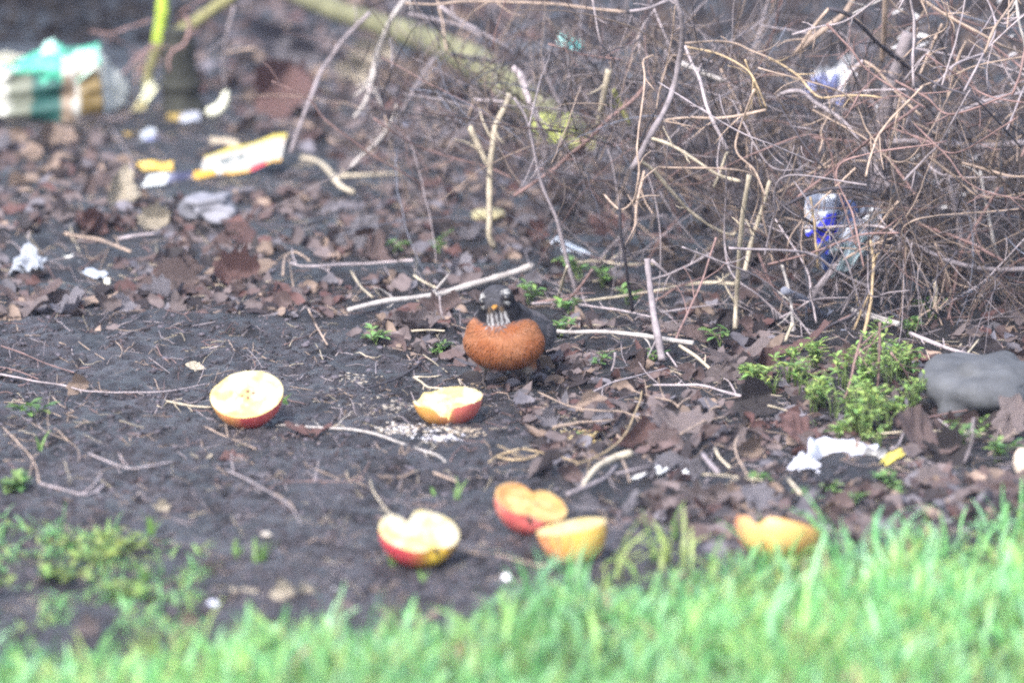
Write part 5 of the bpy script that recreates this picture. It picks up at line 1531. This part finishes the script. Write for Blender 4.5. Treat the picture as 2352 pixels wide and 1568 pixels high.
scrapsheet('torn_strip', 'pale blue-grey torn strip continuing towards the large purple leaf', 'strip', [(182, 626, 632), (240, 638, 640), (252, 626, 634), (200, 614, 624)], solid((0.22, 0.24, 0.28)), 0.004, 3, 11, 20, 8)
stone('white_chip', 247, 656, 15, 20, 16, (0.75, 0.72, 0.60), 'tiny bright white chip at the end of the torn strip', 'chip', seed=21, sink=0.05)
scrapsheet('paper_triangle', 'blue-grey paper triangle with a folded edge beyond the robin', 'paper', [(1292, 580, 588), (1362, 582, 588), (1300, 552, 572), (1284, 546, 572)], lambda u, v: np.where((u < 0.12)[..., None], np.array((.6, .63, .68)), np.array((.33, .37, .43))), 0.002, 2, 12, 24, 12)
scrapsheet('paper_flake', 'small pale flake of paper left of the grey paper triangle', 'paper', [(1250, 566, 570), (1262, 568, 572), (1286, 544, 560), (1278, 542, 560)], solid((.45, .48, .54)), 0.002, 2, 13, 12, 8)
scrapsheet('blue_flap', 'flat blue-grey card lying between the far twigs', 'card', [(918, 304, 310), (1000, 312, 314), (990, 290, 300), (926, 276, 292)], solid((.12, .13, .175)), 0.003, 2, 14)
scrapsheet('teal_scrap', 'turquoise scrap shining in the shade at the top', 'scrap', [(1284, 98, 110), (1310, 112, 116), (1336, 96, 104), (1290, 82, 98)], lambda u, v: np.where((u + v < 0.9)[..., None], np.array((.45, .80, .75)), np.array((.06, .45, .42))), 0.006, 3, 15, 16, 12)
scrapsheet('white_scrap', 'cream scrap below the turquoise one in the shade', 'scrap', [(1210, 118, 124), (1236, 124, 126), (1238, 110, 118), (1214, 106, 116)], solid((.55, .55, .45)), 0.004, 3, 16, 12, 8)
V, Q, C = sheet([(1862, 192, 480), (1948, 200, 480), (1962, 140, 465), (1868, 150, 465)], 40, 24, 0.022, 3.5, lambda u, v: np.where((v < 0.28)[..., None], np.array((.16, .18, .36)), np.where((v > 0.75)[..., None], np.array((.18, .185, .20)), np.array((.52, .52, .54)))), 17)
tag(mk('carrier_bag', V, Q, None, C, M_PLASTIC), 'white and blue carrier bag glimpsed deep behind the brush', 'bag')


def bagc(u, v):
    m = fbm(u * 4, v * 4, 3, 61)
    C = np.zeros(u.shape + (3,)) + np.array((.19, .215, .29))
    C[m > 0.10] = (.40, .43, .52)
    C[m < -0.22] = (.10, .15, .34)
    C[(u < 0.40) & (v > 0.30) & (v < 0.62) & (m < 0.12)] = (.030, .034, .52)
    C[(v < 0.35) & (m > -0.1)] = (.20, .27, .30)
    C[(m > 0.36)] = (.55, .56, .6)
    return C


V, Q, C = sheet([(1884, 612, 735), (1990, 590, 735), (2046, 470, 715), (1876, 416, 712)], 60, 60, 0.030, 4.5, bagc, 18)
tag(mk('plastic_bag', V, Q, None, C, M_PLASTIC), 'crumpled blue and white plastic bag caught inside the brush', 'bag')

# white tissue: a crumpled sheet arching over itself, dirty on the right
def tissc(u, v):
    m = fbm(u * 5, v * 4, 3, 71)
    C = np.zeros(u.shape + (3,)) + np.array((.50, .51, .59))
    C[(u > 0.40) & (m > -0.14) & (v < 0.90)] = (.20, .195, .205)
    C[(u > 0.75) & (v < 0.8)] = (.18, .175, .175)
    C[(u > 0.45) & (u < 0.85) & (v < 0.25) & (m < 0.2)] = (.09, .045, .033)
    return C


tw = empty('white_tissue', G(1930, 1080))
tag(tw, 'crumpled bright white tissue, soiled on its right half, below the weed patch', 'tissue')
to = np.array(tw.location)
for nm, cor, cr, fr, sd_, nu, nv in (('crumpled_sheet', [(1836, 1090, 1094), (2032, 1062, 1080), (2026, 1030, 1058), (1868, 1006, 1050)], 0.022, 3.4, 19, 70, 36), ('torn_end', [(1812, 1068, 1082), (1880, 1098, 1098), (1884, 1064, 1080), (1836, 1046, 1070)], 0.010, 3.0, 20, 30, 20),
                             ('folded_rim', [(1868, 1022, 1052), (1990, 1026, 1056), (1960, 1004, 1046), (1880, 1004, 1046)], 0.006, 2.6, 21, 36, 12)):
    V, Q, C = sheet(cor, nu, nv, cr, fr, tissc if nm == 'crumpled_sheet' else solid((.50, .51, .59)), sd_)
    mk(nm, V - to, Q, None, C, M_PLASTIC, tw)
scrapsheet('packet_corner', 'yellow packet corner sticking out right of the white tissue', 'scrap', [(2010, 1064, 1084), (2030, 1074, 1086), (2082, 1038, 1074), (2062, 1026, 1070)], solid((.42, .35, .07)), 0.003, 3, 22, 14, 24)
V, Q, T = tube(np.array([G(x, y, 0.003) for x, y in catmull([(1450, 1100), (1475, 1092), (1500, 1084), (1506, 1074), (1516, 1076), (1512, 1086), (1528, 1080), (1536, 1074), (1548, 1078), (1560, 1074), (1572, 1076)], 50)]), 0.0022 * (1 + 0.5 * fbm(np.arange(50) * 0.6, np.zeros(50), 2, 8)), 6)
tag(mk('foil_thread', V, Q, T, np.full((len(V), 3), .78), M_PLASTIC), 'twisted white foil thread between dead leaves and the thick twig stub', 'foil')
scrapsheet('white_flake', 'white flake near the foil thread', 'flake', [(1568, 1086, 1090), (1584, 1086, 1090), (1582, 1076, 1086), (1570, 1076, 1086)], solid((.7, .7, .72)), 0.003, 2, 23, 10, 8)
scrapsheet('plastic_shard', 'white plastic shard among the lower left weeds', 'shard', [(762, 1352, 1354), (792, 1357, 1358), (790, 1350, 1350), (764, 1341, 1344)], solid((.40, .40, .43)), 0.003, 2, 24, 14, 8)

# ------------------------------------------------------------------ small green plants
def weed(x, y, hgt, n, leaf, label, spread=0.6, col=(0.12, 0.225, 0.075), narrow=0.45, name='weed', group='small green weeds', tipcol=None, cat='weed'):
    g = G(x, y)
    root = empty(name, g)
    tag(root, label, cat, group)
    sb, fb = MB(), MB()
    for i in range(n):
        an = R.uniform(0, 6.28); sp = spread * R.uniform(0.3, 1.0) * hgt
        h = hgt * R.uniform(0.45, 1.05)
        base = np.array([R.gauss(0, 0.10) * hgt, R.gauss(0, 0.10) * hgt, -0.003])
        top = base + np.array([math.cos(an) * sp, math.sin(an) * sp, h])
        P = catmull([base, (base + top) / 2 + np.array([math.cos(an) * -0.1 * hgt, math.sin(an) * -0.1 * hgt, h * 0.12]), top], 8)
        V, Q, T = tube(P, np.linspace(0.0009, 0.0005, 8), 4)
        sb.add(V, Q, T, np.array((0.12, 0.17, 0.06)))
        m = R.randint(2, 4)
        for j in range(m):
            t = 0.35 + 0.65 * (j + 1) / m
            p = P[min(7, int(t * 7))]
            for q in range(2 if j < m - 1 else 4):
                a2 = R.uniform(0, 6.28)
                L = leaf * R.uniform(0.6, 1.15)
                d = np.array([math.cos(a2), math.sin(a2), R.uniform(0.0, 0.9)]); d /= np.linalg.norm(d)
                sd_ = np.cross(d, [0, 0, 1.0]); sd_ /= np.linalg.norm(sd_); up = np.cross(sd_, d)
                s = np.array([0, 0.22, 0.5, 0.78, 1.0]); wv = np.array([0.06, 0.45, 1.0, 0.8, 0.04]) * narrow * L * 0.5
                mid = p + d * (L * s)[:, None] - up * (0.22 * L * s ** 2)[:, None]
                A = mid + sd_ * wv[:, None] + up * (0.35 * wv)[:, None]; B = mid - sd_ * wv[:, None] + up * (0.35 * wv)[:, None]
                c = np.array(col) * R.uniform(0.45, 1.55) * np.array([R.uniform(0.85, 1.3), 1, R.uniform(0.8, 1.2)])
                fb.add(np.stack([A, mid, B], 1).reshape(-1, 3), gridfaces(3, 5), None, c)
    sb.build('stalk', M_GREEN, root)
    fb.build('foliage', M_GREEN, root)
    return root


spots = []
for i in range(22):
    x, y = R.uniform(1810, 2115), R.uniform(815, 1000)
    if y < 850 and x < 1830: continue
    spots.append((x, y))
spots += [(1835, 880), (1850, 905), (1870, 935), (1890, 915), (1920, 950), (1960, 975), (1990, 990), (2040, 960), (2090, 930), (1940, 880), (2000, 900), (2050, 880), (1780, 895), (1750, 880), (1720, 872), (1850, 985), (1980, 1010), (2020, 1015), (1930, 1000)]
for x, y in spots:
    hh_, nn_, lf_ = R.uniform(.022, .050), R.randint(5, 8), R.uniform(.006, .014)
    weed(x, y + 12, hh_, nn_, lf_, unique(f"{'low' if hh_ < .031 else 'tall' if hh_ > .041 else 'middling'} {'bushy' if nn_ > 6 else 'thin'} {'fine-leaved' if lf_ < .009 else 'green'} weed of the weed patch", x, y), group='green weed patch below the brush', spread=0.4, col=(0.185, 0.295, 0.088), narrow=0.36)
for x, y, h_, n_, lf, lb_ in ((862, 790, .016, 5, .013, 'low green weed on the mud left of the robin'), (997, 815, .016, 3, .010, 'tiny green seedling beside the breast of the robin'), (1655, 800, .028, 2, .014, 'three-leaved pale green sprout below the brush'), (1290, 775, .026, 4, .013, 'green sprout over the white stick behind the robin'),
                              (1222, 700, .026, 5, .012, 'green weed behind the right shoulder of the robin'), (1330, 640, .03, 6, .012, 'dull green weed beyond the robin near the level twig'), (1385, 660, .025, 4, .012, 'small dull green weed left of the sawn-off stake'), (75, 958, .018, 3, .018, 'lone green seedling on the left mud'), (30, 1120, .016, 4, .020, 'flat green leaves at the left edge of the mud'),
                              (1905, 1135, .013, 3, .013, 'broad-leaved weed in front of the white tissue'), (1855, 1150, .015, 4, .010, 'feathery weed in front of the white tissue, left of the broad one'), (1740, 1118, .014, 3, .013, 'star-shaped weed near the pale level twig'), (2030, 1122, .022, 3, .014, 'spidery weed under the yellow packet corner'), (2065, 1140, .014, 3, .011, 'small weed right of the spidery one'),
                              (2220, 1030, .030, 6, .014, 'weed at the foot of the grey upright twig'), (2270, 1000, .026, 5, .013, 'weed below the large grey stone'), (2140, 730, .026, 4, .014, 'green sprig against the blue-grey branch'), (2090, 770, .02, 5, .011, 'weed just under the blue-grey branch'), (1000, 585, .025, 4, .010, 'faint green seedling in the litter behind the long pale stick'), (905, 560, .02, 3, .010, 'tiny green seedling far left of the tall cream stalk'),
                              (1960, 1160, .014, 3, .012, 'weed between the tissue and the nearer grass'), (2290, 1060, .03, 6, .014, 'weed left of the pale beige stone'), (1330, 1060 - 60, .006, 1, .006, 'speck of green between the crumbs'), (1500, 830, .018, 3, .010, 'small green sprout right of the robin by the stake'), (1380, 840, .016, 3, .010, 'pale green sprout at the right foot of the robin'), (1440, 700, .02, 4, .012, 'green weed at the foot of the dark thin stem'), (1310, 720, .02, 4, .012, 'green weed beside the wing of the robin')):
    weed(x, y, h_, n_, lf, lb_, spread=0.7)
lw = []
for i in range(14):
    x, y = R.uniform(-60, 425), R.uniform(1185, 1400)
    if y < 1185 + (x - 40) * 0.12 or (x > 250 and R.random() < 0.4) or float(vnoise(x / 70, y / 28, 44)) < 0.38: continue
    lw.append((x, y))
for x, y in lw:
    hh_, nn_ = R.uniform(.010, .022), R.randint(3, 5)
    weed(x, y + 15, hh_, nn_, R.uniform(.011, .020), unique(f"{'low' if hh_ < .016 else 'taller'} {'sparse' if nn_ < 4 else 'leafy'} green weed in the lower left patch", x, y), group='low weeds at the lower left', col=(0.155, 0.235, 0.068), spread=1.5)


def blades(name, x, y, n, hgt, wd, label, col=(0.15, 0.27, 0.07), group='grass tufts on the mud', flat=0.8):
    mb = MB()
    for i in range(n):
        g = G(x + R.gauss(0, 5), y + R.gauss(0, 2))
        blade(mb, g, hgt * R.uniform(0.5, 1.1), wd * R.uniform(0.7, 1.2), R.uniform(0, 6.28), R.uniform(0.4, 1.1) * flat, np.array(col) * R.uniform(0.7, 1.3))
    tag(mb.build(name, M_GRASS), label, 'grass tuft', group)


def blade(mb, g, h, wd, an, lean, col):
    s = np.array([0, 0.3, 0.6, 0.85, 1.0])
    dx = np.array([math.cos(an), math.sin(an), 0])
    th = lean * s
    P = g + dx * (h * np.sin(th * 0.9) * s)[:, None] + np.array([0, 0, 1.0]) * (h * s * np.cos(th * 0.85))[:, None] - np.array([0, 0, 0.003])
    fa = an + math.pi / 2 + R.gauss(0, 0.5)
    w_ = wd * 0.5 * np.array([0.8, 1.0, 0.85, 0.5, 0.06])
    sd_ = np.array([math.cos(fa), math.sin(fa), 0])
    V = np.stack([P + sd_ * w_[:, None], P - sd_ * w_[:, None]], 1).reshape(-1, 3)
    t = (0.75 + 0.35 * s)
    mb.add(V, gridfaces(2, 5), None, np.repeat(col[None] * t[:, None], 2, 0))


for x, y, n_, h_, lb_ in ((600, 1285, 9, .030, 'thin grass tuft on the mud left of the heart-shaped apple'), (545, 1268, 6, .022, 'small grass tuft at the edge of the left weeds'), (1000, 1135, 3, .022, 'few bent grass blades on the bare mud'), (1050, 1145, 4, .024, 'sprig of bright grass blades lying on the mud'), (905, 1300, 4, .025, 'grass sprout under the heart-shaped apple'), (655, 928, 4, .018, 'fine grass beside the apple half with seed dots'),
                          (345, 1225, 10, .035, 'upright grass tuft right of the left weeds'), (330, 1340, 8, .035, 'grass tuft among the lower left stones'), (1540, 1240, 3, .045, 'tall single grass blades in front of the yellow apple chunk'), (1500, 1290, 6, .06, 'tall grass tuft right of the yellow apple chunk'), (970, 1330, 6, .02, 'pale dry grass in front of the heart-shaped apple'), (90, 1035, 4, .03, 'wispy grass sprig on the left mud')):
    blades('grass_tuft', x, y, n_, h_, .003, lb_)

gb = MB()
gc_ = [(0.17, 0.42, 0.15), (0.22, 0.47, 0.19), (0.14, 0.34, 0.11), (0.29, 0.48, 0.15), (0.30, 0.54, 0.30), (0.32, 0.40, 0.14)]
k = 0
lo_y, hi_y = Yrow(1700), Yrow(1180)
while k < 20000:
    X, Y = R.uniform(-0.62, 0.66), R.uniform(lo_y, hi_y)
    if k > 14000: X, Y = (R.choice([R.uniform(-1.5, -0.62), R.uniform(0.66, 1.5)]), R.uniform(lo_y - 0.3, hi_y)) if k < 18800 else (R.uniform(-0.9, 0.9), R.uniform(lo_y - 0.5, lo_y))
    x, y = project(X, Y, 0.0)
    e = float(y) - float(np.interp(x, GR_X, GR_Y)) + 30 * float(fbm(X * 14, Y * 6, 2, 97)) + 10
    if e < 0 and R.random() > 0.05 * math.exp(e / 40): continue
    if e < 150 and R.random() > (0.05 + (max(0.0, e) / 150) ** 1.3) * (0.4 + 1.1 * float(vnoise(X * 13, Y * 5, 23))): continue
    if float(vnoise(X * 16, Y * 7, 29)) < 0.30 and R.random() < 0.7: continue
    h = R.uniform(.020, .054) * (0.65 + 0.35 * min(1, max(0, e) / 90)) * (0.8 + 0.5 * float(vnoise(X * 9, Y * 6, 5)))
    if R.random() < 0.05: h *= 1.5
    g = np.array([X, Y, H(X, Y)])
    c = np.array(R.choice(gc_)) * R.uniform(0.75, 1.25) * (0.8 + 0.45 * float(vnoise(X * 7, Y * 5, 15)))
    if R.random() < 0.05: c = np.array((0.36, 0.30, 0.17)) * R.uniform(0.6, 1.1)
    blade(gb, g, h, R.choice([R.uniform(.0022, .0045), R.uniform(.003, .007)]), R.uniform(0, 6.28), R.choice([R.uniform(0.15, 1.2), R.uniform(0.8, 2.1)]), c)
    k += 1
for i in range(70):                          # long tufts leaning out of the lawn's ragged edge
    x = R.uniform(-60, 2400); y = float(np.interp(x, GR_X, GR_Y)) + R.choice([R.uniform(-40, 40), R.uniform(0, 330)])
    g0 = G(x, y)
    cc = np.array(R.choice(gc_)) * R.uniform(0.9, 1.25)
    a0 = R.uniform(0, 6.28)
    for j in range(R.randint(5, 12)):
        g = g0 + np.array([R.gauss(0, .008), R.gauss(0, .012), 0])
        blade(gb, g, R.uniform(.036, .078) * (0.75 if x < 1200 else 1), R.uniform(.0028, .0055), a0 + R.gauss(0, 1.1), R.uniform(0.3, 1.9), cc * R.uniform(0.85, 1.15))
for i in range(1500):                        # wisps straggling over the mud at the lower left
    x, y = R.uniform(-120, 470), R.uniform(1190, 1460)
    if y < 1190 + max(0, x - 40) * 0.14 or float(vnoise(x / 60, y / 26, 51)) < 0.50: continue
    g = G(x, y)
    blade(gb, g, R.uniform(.010, .030), R.uniform(.0012, .0034), R.uniform(0, 6.28), R.uniform(0.8, 2.4), np.array(R.choice(gc_[:4] + [(0.28, 0.36, 0.12)])) * R.uniform(0.8, 1.25))
tag(gb.build('grass', M_GRASS), 'fresh green lawn grass along the bottom', 'grass', kind='stuff')

# faint bluish volume added to lift the blacks, like veiled film
hb = MB()
ellV = np.array([(a, b, c) for a in (-30, 30) for b in (-25, 45) for c in (-1.5, 5.5)], float)
hb.add(ellV, [(0, 1, 3, 2), (4, 6, 7, 5), (0, 4, 5, 1), (2, 3, 7, 6), (0, 2, 6, 4), (1, 5, 7, 3)])
mh = bpy.data.materials.new('shadow_lift'); mh.use_nodes = True
hn = mh.node_tree; hn.nodes.clear()
pv = hn.nodes.new('ShaderNodeVolumePrincipled'); pv.inputs['Color'].default_value = (0.62, 0.68, 1.0, 1); pv.inputs['Density'].default_value = 0.0014
ho = hn.nodes.new('ShaderNodeOutputMaterial'); hn.links.new(pv.outputs[0], ho.inputs['Volume'])
tag(hb.build('added_haze', mh, smooth=False), 'added thin veil lifting the dark tones over the whole place', 'added_haze', kind='stuff')
